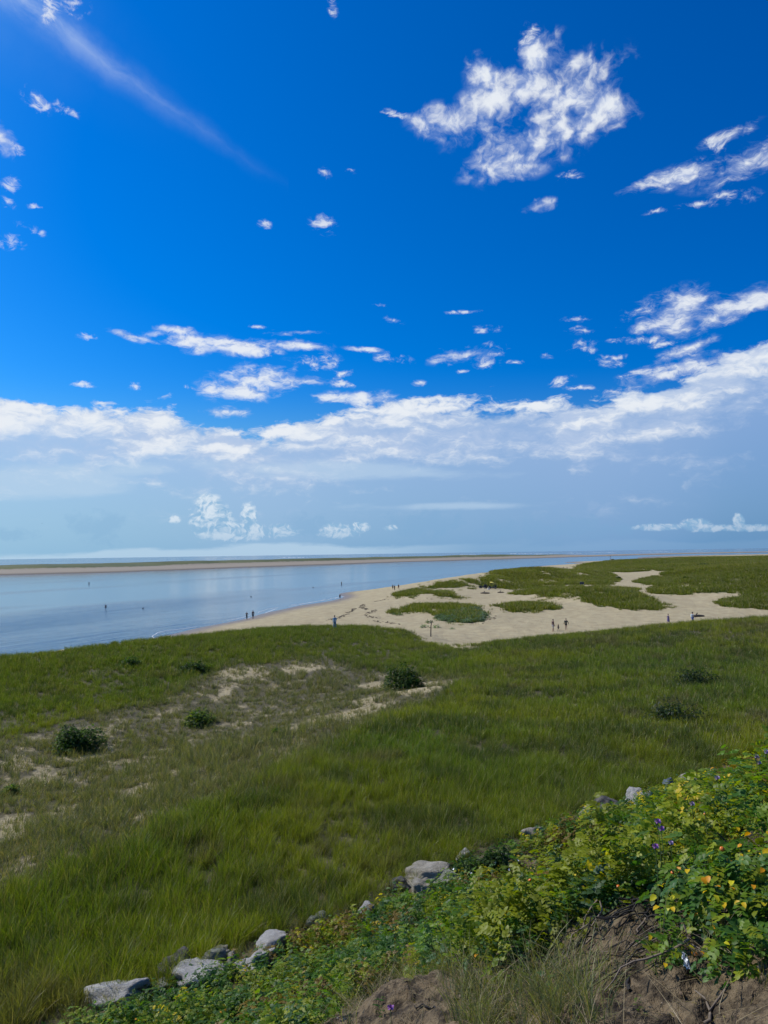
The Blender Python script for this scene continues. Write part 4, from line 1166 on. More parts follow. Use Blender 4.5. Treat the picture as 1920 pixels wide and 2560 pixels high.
    for me_, cnt, nm in ((ME_HIP, hips, 'rose_hip'), (ME_YHIP, yhips, 'rose_hip')):
        if cnt:
            for p, d in zip(*front(cnt)):
                o = obj(nm, me_, None, root); o.location = p + d * .02; s = r.uniform(.010, .014); o.scale = (s, s, s); o.rotation_euler = (r.normal(0, .5), r.normal(0, .5), r.uniform(0, 6))
    if white:
        for p, d in zip(*front(white)):
            o = obj('white_flower', ME_WHITE, None, root); o.location = p + d * .05; o.rotation_euler = Vector(d + np.array([0, 0, .5])).to_track_quat('Z', 'Y').to_euler(); s = r.uniform(.5, .75); o.scale = (s, s, s)
    return root
def petals(name, n, L, W, cup, mat):
    Vs, Fs, k = [], [], 0
    for i in range(n):
        v = np.array([(0, 0, 0), (-W / 2, L * .6, L * cup), (W / 2, L * .6, L * cup), (0, L, L * cup * 1.6)])
        v = rotz(v, 6.2832 * i / n); Vs.append(v); Fs.append(np.array([(0, 2, 1), (1, 2, 3)]) + k); k += 4
    me = np_mesh(name, np.concatenate(Vs), np.concatenate(Fs)); me.materials.append(mat)
    return me
ME_WHITE = petals('white_flower', 5, .045, .05, .25, plain((0.75, 0.76, 0.74), 0.6, name='white_petal'))

def base_at(px, d):
    x, y = at_depth(px, d); return (x, y, gz(x, y) - 0.02)
def base_on(px, py):
    x, y = on_ground(px, py); return (x, y, gz(x, y) - 0.02)
YG = [(0.070, 0.148, 0.011), (0.110, 0.180, 0.011), (0.045, 0.112, 0.016), (0.175, 0.210, 0.011)]
DK = [(0.022, 0.056, 0.008), (0.036, 0.078, 0.010), (0.015, 0.042, 0.008), (0.066, 0.105, 0.010)]
BL = [(0.050, 0.125, 0.034), (0.075, 0.145, 0.028), (0.036, 0.095, 0.036), (0.125, 0.175, 0.018)]
RB = 'rose bushes on the bank'
bush('rose_bush', 'tall rose bush with broad leaves and yellow leaves leaning over the washed out sand', 'bush', base_at(1870, 3.8), .50, .30, 460, 260, 4, 84, 41, .95, YG + BL[:2], RB, yhips=4)
bush('rose_bush', 'rose bush with bright orange hips above the tangle of bare roots', 'bush', base_at(1620, 4.7), .48, .36, 540, 220, 12, 16, 42, 1.0, BL + YG[:1], RB)
bush('rose_bush', 'rose bush with yellow leaves low on its side above the grassy sand', 'bush', base_at(1345, 5.0), .50, .38, 560, 160, 2, 12, 43, 1.0, BL + YG[:2], RB)
bush('rose_bush', 'rose bush among slim grass with purple flowers rising through it', 'bush', base_at(1720, 6.3), .65, .42, 700, 60, 4, 8, 44, 1.0, YG, RB)
bush('rose_bush', 'rose bush thick with yellow leaves behind the tall broad leaved one', 'bush', base_at(1930, 5.9), .62, .36, 720, 120, 4, 110, 45, 1.0, YG, RB)
bush('rose_bush', 'yellow green rose bush at the top edge of the bank below the blue grey rock', 'bush', base_at(1850, 9.5), .85, .42, 800, 0, 5, 60, 46, 1.15, YG, RB)
bush('dark_bush', 'dark glossy bush with white flowers among the boulders', 'bush', base_on(1255, 2176), .52, .66, 700, 0, 0, 0, 47, 1.25, DK, None, white=4)
bush('rose_bush', 'small rose bush with three white flowers beside the humped boulder', 'bush', base_on(1172, 2192), .46, .48, 520, 0, 0, 0, 48, 1.2, DK + YG[:1], RB, white=4)
bush('rose_bush', 'dark round rose bush between the pale dome rock and the dark white flowered bush', 'bush', base_on(1425, 2118), .62, .58, 640, 0, 0, 6, 49, 1.25, DK + YG[:2], RB)
bush('rose_bush', 'rose bush with red and orange hips below the long flat boulder', 'bush', base_on(560, 2580), .95, .62, 1200, 0, 7, 10, 50, 1.2, YG + DK[:1], RB)
bush('rose_bush', 'rose bush with yellow tips under the big smooth boulder', 'bush', base_on(330, 2600), .80, .55, 900, 0, 3, 26, 51, 1.2, YG, RB)
bush('rose_bush', 'bright yellow green rose bush next to the bare patch with the purple flower', 'bush', base_on(860, 2480), .55, .45, 760, 60, 0, 10, 52, 1.1, YG, RB)
bush('rose_bush', 'blue green rose bush on the slope downhill of the yellow leaved ones', 'bush', base_on(1120, 2380), .50, .42, 680, 80, 1, 4, 53, 1.05, BL, RB)
bush('rose_sprout', 'small rose sprout with golden leaves on the bare sand face', 'bush', base_on(1690, 2420), .10, .17, 22, 8, 1, 9, 54, .8, YG, None, stems=3)
bush('rose_sprout', 'low leafy sprout in the sand near the frame edge with yellow leaves', 'bush', base_on(1860, 2400), .14, .16, 40, 14, 0, 6, 55, .85, YG, None, stems=4)
# shrubs standing in the meadow
MB = 'dark shrubs standing in the beach grass'
def meadow_bush(px, py, w, h, label, seed, n=1500, colors=DK, lk=2.6, shell=.62, fl=.22):
    x, y = on_ground(px, py); mpp = y / FPX
    return bush('shrub', label, 'shrub', (x, y, gz(x, y)), w * mpp / 2, h * mpp, n, 0, 0, 0, seed, lk * (y / 60) ** .5, colors, MB, 12, kind='bay', shell=shell, fl=max(fl, .4))
meadow_bush(1010, 1722, 104, 60, 'dense round dark green shrub with bare sand around its foot', 60, 1700)
meadow_bush(192, 1872, 142, 66, 'wide dark green shrub, biggest in the meadow, on the sandy hollow', 61, 2000, DK + YG[:1])
meadow_bush(488, 1682, 76, 32, 'low dark shrub beside the long bare sand patch', 62, 900)
meadow_bush(500, 1812, 84, 42, 'scruffy yellow green shrub in the middle of the sandy hollow', 63, 800, YG + DK, shell=.4, fl=.5)
meadow_bush(322, 1668, 62, 30, 'faint low shrub sunk in the grass near the seaward crest', 64, 600, DK + YG[:1], shell=.4, fl=.5)
meadow_bush(1742, 1714, 118, 44, 'flat spreading dark shrub, upper of the two on the grass slope', 65, 800, [(0.016, 0.034, 0.012), (0.026, 0.052, 0.014)], shell=.45, fl=.55)
meadow_bush(1692, 1808, 156, 58, 'ragged twiggy dark shrub, lower of the two on the grass slope', 66, 900, [(0.016, 0.034, 0.012), (0.026, 0.052, 0.014)], shell=.35, fl=.6)
meadow_bush(690, 1842, 26, 24, 'tiny yellow green shrub by the bare streak in the hollow', 67, 220, YG)
meadow_bush(26, 1992, 34, 26, 'small green shrub in the sparse grass at the edge of the hollow', 68, 260, YG)
for i, (px, d, w, h, lab) in enumerate([(1648, 655, 24, 5, 'dark shrub breaking the skyline of the far dunes'), (1775, 420, 62, 8, 'long dark thicket in the dip of the far dunes'), (1712, 250, 10, 6, 'single dark shrub on the dune face above the sand path'), (1545, 285, 16, 9, 'dark shrub at the end of the mound by the sand track'), (1642, 262, 9, 5, 'little dark shrub beside the bend of the sand path')]):
    x, y = at_depth(px, d); mpp = d / FPX
    bush('shrub', lab, 'shrub', (x, y, gz(x, y)), w * mpp / 2, h * mpp, 500, 0, 0, 0, 80 + i, 6.5, DK, 'shrubs on the far dunes', 10, kind='bay', shell=.4)

# ------------------------------------------------------------------ purple flowers on thin stems
PUR = plain((0.42, 0.16, 0.50), 0.6, name='purple_petal'); PALE = plain((0.50, 0.36, 0.58), 0.6, name='pale_purple_petal'); STEMG = plain((0.07, 0.11, 0.03), 0.7, name='green_stem')
def head_mesh(mat):
    Vs, Fs, k = [], [], 0; r = np.random.default_rng(5)
    for i in range(34):
        a, e = r.uniform(0, 6.28), r.uniform(.15, 1.3); L = r.uniform(.013, .021)
        v = np.array([(-.0012, 0, 0), (.0012, 0, 0), (-.003, L, 0), (.003, L, 0)]); v = rotx(v, e); v = rotz(v, a)
        Vs.append(v); Fs.append(np.array([(0, 1, 3, 2)]) + k); k += 4
    me = np_mesh('flower_head', np.concatenate(Vs), np.concatenate(Fs)); me.materials.append(mat); return me
HEADS = {id(PUR): head_mesh(PUR), id(PALE): head_mesh(PALE)}
bm = bmesh.new(); bmesh.ops.create_icosphere(bm, subdivisions=2, radius=1.0)
for v in bm.verts: v.co = Vector((v.co.x * .0065, v.co.y * .0065, v.co.z * .009 - .005))
ME_BUD = bpy.data.meshes.new('bud'); bm.to_mesh(ME_BUD); bm.free(); ME_BUD.materials.append(STEMG)
def knapweed(px, py, d, label, mat=PUR, s=1.0, hh=None):
    v = ray(px, py); t = d / v[1]; hx, hy, hz = v[0] * t, d, CAM_H + v[2] * t
    g = gz(hx, hy); root = empty('knapweed', (hx, hy, g - .01)); tag(root, label, 'flower', 'purple flowers on the bank')
    H_ = max(hz - g, .12)
    pts = [(.03 * math.sin(3 * q) * H_, .02 * q, H_ * q) for q in np.linspace(0, 1, 6)]; off = np.array(pts[-1])
    pts = [np.array(p) - off * np.array([1, 1, 0]) * (i / 5.0) for i, p in enumerate(pts)]
    vv, ff = tube(pts, np.linspace(.0028, .0016, 6), 4)
    obj('stem', np_mesh('stem', vv, ff), STEMG, root)
    h = obj('flower_head', HEADS[id(mat)], None, root, (0, 0, H_)); h.scale = (s,) * 3; h.rotation_euler = (.5, .2, 0)
    b = obj('bud', ME_BUD, None, root, (0, 0, H_)); b.scale = (s,) * 3
for i in range(3):
    vv, ff = leaflet(.07, .012, .2, .4)
for a in [(1643, 2050, 4.0, 'purple flower, taller of the close pair above the orange hips'), (1652, 2068, 4.0, 'purple flower, lower of the close pair above the orange hips'),
          (1637, 2112, 3.95, 'purple flower just under the close pair, deep coloured'), (1676, 2103, 3.95, 'small purple flower to the side of the deep coloured one', PALE, .8),
          (1889, 1888, 4.6, 'pale purple flower high against the grass, beside a second pale one', PALE), (1897, 1904, 4.6, 'pale purple flower a little below the high one', PALE, .8), (1915, 1877, 4.6, 'pale purple flower highest on the bank edge', PALE),
          (1729, 2006, 4.4, 'lilac flower by itself in the slim grass', PALE, .9), (1792, 1942, 4.8, 'lilac flower near the top of the shrubs by the tan stone', PALE), (1762, 2024, 4.3, 'faint lilac flower among the slim grass stalks', PALE, .7),
          (976, 2526, 4.6, 'bright purple flower on a short stalk over the bare gravelly sand', PUR, 1.15)]: knapweed(*a)

# ------------------------------------------------------------------ exposed roots, twigs, pebbles on the sand face
root = empty('root_tangle', base_on(1640, 2370)); tag(root, 'tangle of dark bare roots hanging over the washed out sand', 'roots')
rr = np.random.default_rng(91)
o0 = np.array(root.location[:])
for i in range(64):
    px, py = rr.normal(1650, 110), rr.normal(2345, 40)
    x, y = on_ground(px, py); p = np.array([x, y, gz(x, y) + rr.uniform(.02, .10)])
    a = rr.uniform(-.6, 3.6); L = rr.uniform(.18, .55); dr = np.array([math.cos(a) * -1, -abs(math.sin(a)) * .8, 0])
    pts = []
    for q in np.linspace(0, 1, 8):
        w = p + dr * L * q + rr.normal(0, .018, 3); w[2] = max(gz(w[0], w[1]) + rr.uniform(.0, .06) * (1 - .3 * q), w[2] - .3 * q * L) if q > 0 else p[2]
        pts.append(w - o0)
    r0 = rr.uniform(.0018, .007); vv, ff = tube(pts, np.linspace(r0, r0 * .4, 8), 5)
    obj('root', np_mesh('root', vv, ff, True), BARK if rr.uniform() < .75 else TWIG, root)
TW = [(1070, 2510, .22, 2.3, 'black forked twig lying on the bare sand near the purple flower'), (1200, 2480, .35, .6, 'dark stick at the foot of the low grass on the sand'), (1400, 2440, .30, .2, 'pale dry stick under the yellow leaved rose bush'), (1560, 2480, .28, 1.4, 'dark stick below the root tangle in the sand'), (1790, 2500, .26, .8, 'dry stick on the sand below the crumpled wrapper'), (1480, 2350, .32, 2.9, 'long bleached twig at the edge of the root tangle'), (1005, 2425, .24, 0.1, 'thin twig at the grassy rim of the gravelly patch')]
for i, (px, py, L, a, lab) in enumerate(TW):
    x, y = on_ground(px, py); p0 = np.array([x, y, gz(x, y)]); pts = []
    for q in np.linspace(0, 1, 7):
        w = p0 + np.array([math.cos(a), math.sin(a), 0]) * L * (q - .5) + rr.normal(0, .012, 3); w[2] = gz(w[0], w[1]) + .012; pts.append(w - p0)
    v1, f1 = tube(pts, np.linspace(.008, .003, 7), 5)
    br = [pts[3], pts[3] + np.array([math.cos(a + .7), math.sin(a + .7), .25]) * L * .22, pts[3] + np.array([math.cos(a + .9), math.sin(a + .9), .15]) * L * .42]
    v2, f2 = tube(br, [.005, .004, .002], 5)
    o = obj('twig', np_mesh('twig', np.concatenate([v1, v2]), np.concatenate([f1, f2 + len(v1)]), True), BARK if i in (0, 1, 3) else TWIG, None, p0)
    tag(o, lab, 'twig', 'twigs on the sand')
# crumpled wrapper
bm = bmesh.new(); bmesh.ops.create_grid(bm, x_segments=9, y_segments=9, size=.05)
for v in bm.verts:
    v.co.z = rr.uniform(0, .03); v.co.x += rr.normal(0, .006); v.co.y += rr.normal(0, .006)
    q = v.co.x / .05; v.co.x *= .6; v.co.z += (1 - q * q) * .02
me = bpy.data.meshes.new('crumpled_wrapper'); bm.to_mesh(me); bm.free()
x, y = on_ground(1708, 2446); o = obj('crumpled_wrapper', me, plain((0.50, 0.51, 0.52), 0.4, 0.25, name='foil'), None, (x, y - .02, gz(x, y) + .03)); o.rotation_euler = (R(55), R(10), R(20)); o.scale = (.42, .60, .5)
tag(o, 'crumpled silvery wrapper caught in roots on the sand face', 'litter')
# gravel
ME_PEB = [rock_mesh('pebble', 970 + i, 1) for i in range(4)]
m, nt, out = new_mat('pebble_stone'); principled(nt, out, attr(nt, 'tint', 'INSTANCER', 'Color'), .8)
for q in ME_PEB: q.materials.append(m)
PT = polar_points(2.4, 7.5, lambda r: 130.0, -.25, .57); x, y = PT[:, 0], PT[:, 1]; cvd = cover(x, y)
k_ = rng.uniform(size=len(x)) < cvd['nearbare'] * sstep(fbm(x * 2, y * 2, 95, 3), .42, .62); x, y = x[k_], y[k_]; n = len(x)
s = rng.uniform(.003, .010, n) * np.where(rng.uniform(size=n) < .06, 1.8, 1)
pc = np.array([(0.34, 0.27, 0.19), (0.20, 0.155, 0.11), (0.42, 0.37, 0.30), (0.10, 0.075, 0.055)])[rng.integers(0, 4, n)]
scatter('pebbles', ME_PEB, np.stack([x, y, ground_h(x, y) + s * .2], -1), rng.uniform(0, 6, (n, 3)), np.stack([s * 1.2, s, s * .7], -1), pc)
# seedling sprigs coming up through the sand
PT = polar_points(2.4, 7.5, lambda r: 9.0, -.25, .57); x, y = PT[:, 0], PT[:, 1]; cvd = cover(x, y)
k_ = rng.uniform(size=len(x)) < cvd['nearbare'] * sstep(fbm(x * 1.2, y * 1.2, 99, 3), .46, .60); x, y = x[k_], y[k_]; n = len(x); s = rng.uniform(.25, .6, n)
scatter('seedling_sprigs', SPRIGS, np.stack([x, y, ground_h(x, y) - .05 * s], -1), np.stack([rng.normal(0, .4, n), rng.normal(0, .4, n), rng.uniform(0, 6.28, n)], -1), np.stack([s] * 3, -1), pal[rng.integers(0, 5, n)])
# dry straw and leaf litter lying on the sand
T_STRAW = [tuft('straw', 14, 0.20, 0.10, 0.0035, 3, 640 + i, 1.1, 0.75) for i in range(4)]
PT = polar_points(2.4, 8.5, lambda r: 75.0, -.3, .57); x, y = PT[:, 0], PT[:, 1]; cvd = cover(x, y)
k_ = rng.uniform(size=len(x)) < cvd['nearbare'] * (0.15 + sstep(fbm(x * 1.6, y * 1.6, 96, 3), .45, .65)); x, y = x[k_], y[k_]; n = len(x)
s = rng.uniform(.5, 1.3, n); col = np.array([(0.10, 0.07, 0.04), (0.16, 0.12, 0.07), (0.06, 0.045, 0.03), (0.12, 0.13, 0.05)])[rng.integers(0, 4, n)]
scatter('straw_litter', T_STRAW, np.stack([x, y, ground_h(x, y) + .004], -1), np.stack([rng.normal(0, .3, n), rng.normal(0, .3, n), rng.uniform(0, 6.28, n)], -1), np.stack([s, s, s * .35], -1), col)
# crumbled clods of soil
m, nt, out = new_mat('soil_clod'); principled(nt, out, attr(nt, 'tint', 'INSTANCER', 'Color'), .95)
ME_CLOD = [rock_mesh('soil_clod', 930 + i, 1, sharp=.9) for i in range(4)]
for q in ME_CLOD: q.materials.append(m)
PT = polar_points(2.4, 7.5, lambda r: 60.0, -.25, .57); x, y = PT[:, 0], PT[:, 1]; cvd = cover(x, y)
k_ = rng.uniform(size=len(x)) < cvd['nearbare'] * sstep(fbm(x * 1.3 + 4, y * 1.3, 97, 3), .40, .62); x, y = x[k_], y[k_]; n = len(x)
s = rng.uniform(.006, .020, n); col = np.array([(0.17, 0.12, 0.075), (0.10, 0.068, 0.042), (0.20, 0.15, 0.10)])[rng.integers(0, 3, n)] * rng.uniform(.7, 1.15, (n, 1))
scatter('soil_clods', ME_CLOD, np.stack([x, y, ground_h(x, y) + s * .15], -1), rng.uniform(0, 6, (n, 3)), np.stack([s * 1.2, s, s * .8], -1), col)
# slim pale grass on the sandy rim and in gaps of the bank
T_BANK = [tuft('bank_tuft', 26, 0.34, 0.07, 0.0042, 4, 600 + i, 0.45, 0.22) for i in range(5)]
PT = polar_points(2.6, 24.0, lambda r: 110.0 if r < 7 else 110 * (7 / r) ** 1.5, -.45, .57); x, y = PT[:, 0], PT[:, 1]; cvd = cover(x, y); r = np.hypot(x, y)
zone = soft(x, y, poly([(1120, 2620), (1130, 2500), (1190, 2455), (1300, 2460), (1420, 2470), (1490, 2520), (1500, 2620)]), .03) * 1.6 + soft(x, y, poly([(1660, 2060), (1720, 1990), (1800, 1990), (1800, 2150), (1700, 2150)]), .03) * .6
zone += soft(x, y, poly([(930, 2460), (960, 2420), (1060, 2400), (1150, 2440), (1120, 2470), (1000, 2440)]), .03) * .8
zone *= .75
q_ = r / r_toe(np.arctan2(x, y)); zone += sstep(q_, .94, .97) * sstep(q_, 1.03, 1.0) * .55
zone += cvd['bank'] * (1 - cvd['nearbare']) * sstep(r, 5, 7) * .12 + cvd['bank'] * cvd['nearbare'] * .05
k_ = rng.uniform(size=len(x)) < np.clip(zone, 0, 1); x, y = x[k_], y[k_]; n = len(x)
col = np.array([0.165, 0.190, 0.070]) * rng.uniform(.6, 1.3, (n, 1)); s = rng.uniform(.42, .95, n) * np.where(np.hypot(x, y) > 7, 1.35, 1.0)
scatter('slim_bank_grass', T_BANK, np.stack([x, y, ground_h(x, y) - .01], -1), np.stack([rng.normal(0, .2, n), rng.normal(.2, .2, n), rng.uniform(0, 6.28, n)], -1), np.stack([s] * 3, -1), col)

# ------------------------------------------------------------------ people on the beach and in the shallows
def skin_obj(name, pts, edges, mat, parent, root_i=0, sub=2):
    """pts: [(x,y,z,rx,ry)] - surface grown round a skeleton"""
    me = bpy.data.meshes.new(name)
    me.from_pydata([p[:3] for p in pts], edges, []); me.update()
    o = obj(name, me, mat, parent)
    md = o.modifiers.new('skin', 'SKIN'); md.use_smooth_shade = True
    sv = me.skin_vertices[0].data if me.skin_vertices else None
    if sv is None:
        bm = bmesh.new(); bm.from_mesh(me); bm.verts.layers.skin.verify(); bm.to_mesh(me); bm.free(); sv = me.skin_vertices[0].data
    for i, p in enumerate(pts):
        sv[i].radius = (p[3], p[4]); sv[i].use_root = (i == root_i)
    s = o.modifiers.new('subdivision', 'SUBSURF'); s.levels = 1; s.render_levels = sub
    return o
SKIN_M = plain((0.42, 0.26, 0.18), 0.6, name='skin', var=.08)
TAN_M = plain((0.30, 0.17, 0.11), 0.6, name='tanned_skin', var=.08)
def cloth(c): return plain(c, 0.9, name='cloth', var=.15, scale=25)

def person(px, py, label, height=1.72, heading=0.0, stride=0.0, arms=(0.12, 0.12), elbow=(0.15, 0.15), top=(0.02, 0.02, 0.03), legs=(0.02, 0.02, 0.03), leglen='short', hair=(0.02, 0.015, 0.01),
           skin=SKIN_M, group='people on the beach', depth=None, dress=None, hat=None, bag=None, wade=None, sleeve='short', detail=True, towel=None, pack=None):
    if depth is None: x, y = on_ground(px, py)
    else: x, y = at_depth(px, depth)
    z = max(gz(x, y), 0.0)
    if wade is not None: z = -wade
    root = empty('person', (x, y, z), heading); tag(root, label, 'person', group)
    k = height / 1.75
    def q(*v): return tuple(a * k for a in v)
    # pelvis at 0.93, knees 0.50, ankles 0.09; faces +Y
    B, E = [], []
    def add(p, r, par=None):
        B.append(q(*p, *(r if isinstance(r, tuple) else (r, r))))
        if par is not None: E.append((par, len(B) - 1))
        return len(B) - 1
    pel = add((0, 0, .95), (.150, .105)); wst = add((0, 0, 1.10), (.130, .095), pel); ch = add((0, .01, 1.30), (.155, .105), wst)
    sh = add((0, 0, 1.43), (.120, .085), ch); nk = add((0, .005, 1.51), .052, sh); jaw = add((0, .03, 1.58), (.062, .070), nk); hd = add((0, .02, 1.66), (.074, .090), jaw); cr = add((0, .01, 1.73), (.055, .065), hd)
    nose = add((0, .112, 1.625), (.014, .014), jaw) if detail else None
    J = {}
    for s, sg in ((-1, 1), (1, -1)):
        st = stride * sg
        hp = add((.085 * s, 0, .90), (.088, .090), pel); th_ = add((.09 * s, .20 * st, .70), (.075, .078), hp)
        bend = max(0.0, -st) * .16
        kn = add((.092 * s, .38 * st + bend * .5, .50), (.055, .058), th_)
        cf = add((.094 * s, .48 * st - bend * .4, .33), (.052, .056), kn); an = add((.095 * s, .62 * st - bend * 1.2, .09 + bend * .7), (.036, .040), cf)
        heel = add((.096 * s, .60 * st - .03 - bend * 1.2, .035 + bend * .7), (.036, .032), an); ft = add((.102 * s, .64 * st + .12 - bend * 1.0, .030 + bend * .4), (.040, .024), heel)
        ai, el = (arms[0], elbow[0]) if s < 0 else (arms[1], elbow[1])
        shd = add((.165 * s, 0, 1.42), (.058, .056), sh)
        sw = -.30 * st
        e_ = (.165 * s + s * (.05 + .26 * math.sin(ai)), sw * .6 - .02, 1.42 - .28 * math.cos(ai))
        ua = add(((.165 * s + e_[0]) / 2, e_[1] / 2, (1.42 + e_[2]) / 2), (.046, .046), shd); eb = add(e_, (.039, .039), ua)
        w_ = (e_[0] + s * .10 * math.sin(ai) - s * .16 * max(0, el - .5), e_[1] + sw * .4 + .25 * math.sin(min(el, 2.0)), e_[2] - .25 * math.cos(el))
        wr = add(w_, (.026, .022), eb)
        dv = Vector(w_) - Vector(e_); dv.normalize()
        pm = add(tuple(Vector(w_) + dv * .06), (.038, .017), wr)
        if detail:
            for f in range(4):
                b0 = Vector(w_) + dv * .10 + Vector((0, .024 - .016 * f, 0)); L = (.040, .050, .046, .036)[f]
                m1 = add(tuple(b0 + dv * L * .6), .009, pm); add(tuple(b0 + dv * L * 1.3 + Vector((-.012 * s, .006, 0))), .0075, m1)
            t1 = add(tuple(Vector(w_) + dv * .045 + Vector((-.01 * s, .045, 0))), .010, pm); add(tuple(Vector(w_) + dv * .085 + Vector((-.012 * s, .058, 0))), .0085, t1)
        J[s] = dict(hp=hp, th=th_, kn=kn, cf=cf, an=an, sh=shd, ua=ua, eb=eb, wr=wr)
    body = skin_obj('body', B, E, skin, root, pel)
    def grow(idx, edges, gain, nm, col):
        mp = {a: i for i, a in enumerate(idx)}
        P_ = [(B[a][0], B[a][1], B[a][2], B[a][3] + gain * k, B[a][4] + gain * k) for a in idx]
        return skin_obj(nm, P_, [(mp[a], mp[b]) for a, b in edges], cloth(col), root, 0)
    ix, ed = [wst, pel, ch, sh], [(wst, pel), (wst, ch), (ch, sh)]
    for s in (-1, 1):
        j = J[s]; ix += [j['sh'], j['ua']]; ed += [(sh, j['sh']), (j['sh'], j['ua'])]
        if sleeve == 'long': ix += [j['eb'], j['wr']]; ed += [(j['ua'], j['eb']), (j['eb'], j['wr'])]
    if top is not None: grow(ix, ed, .022, 'shirt', top)
    if dress is not None:
        n = 14; V_ = []; prof = [(1.16, .15), (1.0, .19), (.80, .22), (.58, .27), (.46, .29)]
        for zz, rr_ in prof:
            for a in range(n):
                t = 6.2832 * a / n; V_.append(q(rr_ * math.cos(t) * (1 + .06 * math.sin(3 * t)), rr_ * .78 * math.sin(t) + stride * .05, zz))
        F_ = [(i * n + a, i * n + (a + 1) % n, (i + 1) * n + (a + 1) % n, (i + 1) * n + a) for i in range(len(prof) - 1) for a in range(n)]
        obj('skirt', np_mesh('skirt', np.array(V_), np.array(F_), True), cloth(dress), root)
    elif legs is not None:
        ix, ed = [pel], []
        for s in (-1, 1):
            j = J[s]; ix += [j['hp'], j['th']]; ed += [(pel, j['hp']), (j['hp'], j['th'])]
            if leglen in ('knee', 'long'): ix += [j['kn']]; ed += [(j['th'], j['kn'])]
            if leglen == 'long': ix += [j['cf'], j['an']]; ed += [(j['kn'], j['cf']), (j['cf'], j['an'])]
        grow(ix, ed, .020, 'trousers' if leglen == 'long' else 'shorts', legs)
    # hair or hat: a cap over the skull
    bm = bmesh.new(); bmesh.ops.create_uvsphere(bm, u_segments=14, v_segments=9, radius=1.0)
    bmesh.ops.delete(bm, geom=[v for v in bm.verts if v.co.z < -.55 or (v.co.z < .15 and v.co.y > .45)], context='VERTS')
    for v in bm.verts: v.co = Vector((v.co.x * .090 * k, v.co.y * .108 * k + .012 * k, v.co.z * .105 * k + 1.685 * k))
    me = bpy.data.meshes.new('hair'); bm.to_mesh(me); bm.free(); obj('hair', me, cloth(hair), root)
    if hat is not None:
        n = 16; V_ = []
        for zz, rr_ in ((1.715, .17), (1.725, .10), (1.79, .092), (1.815, .05)):
            for a in range(n): t = 6.2832 * a / n; V_.append(q(rr_ * math.cos(t), rr_ * math.sin(t) * 1.1 + .01 + (.03 if rr_ > .15 else 0), zz))
        F_ = [(i * n + a, i * n + (a + 1) % n, (i + 1) * n + (a + 1) % n, (i + 1) * n + a) for i in range(3) for a in range(n)]
        obj('hat', np_mesh('hat', np.array(V_), [np.array(F_), np.array([[3 * n + a for a in range(n)]])], True), cloth(hat), root)
    if pack is not None:
        bm = bmesh.new(); bmesh.ops.create_cube(bm, size=1.0); bmesh.ops.bevel(bm, geom=bm.edges[:], offset=.2, segments=3, affect='EDGES')
        for v in bm.verts: v.co = Vector((v.co.x * .30 * k, v.co.y * .16 * k - .19 * k, v.co.z * .44 * k + 1.25 * k))
        me = bpy.data.meshes.new('backpack'); bm.to_mesh(me); bm.free(); obj('backpack', me, cloth(pack), root)
    return root, J, B
def carried_bag(px, py, d, size, col, label):
    x, y = at_depth(px, d); v = ray(px, py); z = CAM_H + v[2] * d / v[1]
    bm = bmesh.new(); bmesh.ops.create_cube(bm, size=1.0); bmesh.ops.bevel(bm, geom=bm.edges[:], offset=.16, segments=3, affect='EDGES')
    for w in bm.verts:
        f = 1 - .25 * (w.co.z + .5); w.co = Vector((w.co.x * size[0] * f, w.co.y * size[1], w.co.z * size[2]))
    me = bpy.data.meshes.new('beach_bag'); bm.to_mesh(me); bm.free()
    root = empty('beach_bag', (x, y, z)); tag(root, label, 'bag')
    obj('bag_body', me, cloth(col), root)
    pts = [(-size[0] * .35 * math.cos(t), 0, size[2] * .45 + size[2] * .6 * math.sin(t)) for t in np.linspace(0, math.pi, 9)]
    vv, ff = tube(pts, [.012] * 9, 5); obj('handle', np_mesh('handle', vv, ff), cloth(col), root)

SH = 'people at the water\'s edge'
person(617, 1549, 'person in dark top and long dark leggings with bent arms at the waterline', 1.62, 0.1, 0, (.55, .55), (1.9, 1.9), (.035, .05, .06), (.008, .008, .014), 'long', (.05, .04, .035), group=SH)
person(632.5, 1547.5, 'taller person in dark shirt and dark shorts beside the one in leggings', 1.82, 0.15, 0, (.10, .25), (.1, .5), (.03, .012, .022), (.008, .008, .012), 'knee', group=SH, skin=TAN_M)
person(850, 1499.5, 'person in dark clothes with a bag walking along the waterline', 1.68, -.5, .35, (.15, .3), (.4, .2), (.02, .02, .03), (.02, .02, .03), 'knee', group=SH, pack=(.10, .05, .05))
person(982, 1474, 'person in black, seaward one of three by the grassy hummock', 1.72, -.4, .2, (.15, .15), (.2, .2), (.012, .012, .015), (.012, .012, .015), 'knee', group=SH)
person(986.5, 1475, 'person in black, middle one of three by the grassy hummock', 1.66, .2, .1, (.1, .1), (.2, .2), (.010, .010, .015), (.010, .010, .014), 'long', group=SH)
person(996.5, 1473.5, 'person in reddish shorts, landward one of three by the grassy hummock', 1.74, .4, .3, (.2, .2), (.2, .2), (.03, .02, .02), (.18, .05, .05), 'short', group=SH)
person(837, 1572, 'person in long light blue shirt half hidden behind the grass crest', 1.72, .6, .2, (.25, .35), (.3, 1.2), (.20, .38, .50), (.10, .22, .30), 'long', sleeve='long', group=SH)
person(1203, 1441, 'dark clothed person at the foot of the mound by the water', 1.75, .2, .1, (.1, .1), (.2, .2), (.01, .01, .012), (.01, .01, .012), 'long', group=SH, depth=335)
person(1211, 1440, 'grey clothed person half hidden by the edge of the mound', 1.70, .2, .1, (.1, .1), (.2, .2), (.08, .10, .10), (.03, .03, .04), 'long', group=SH, depth=335)
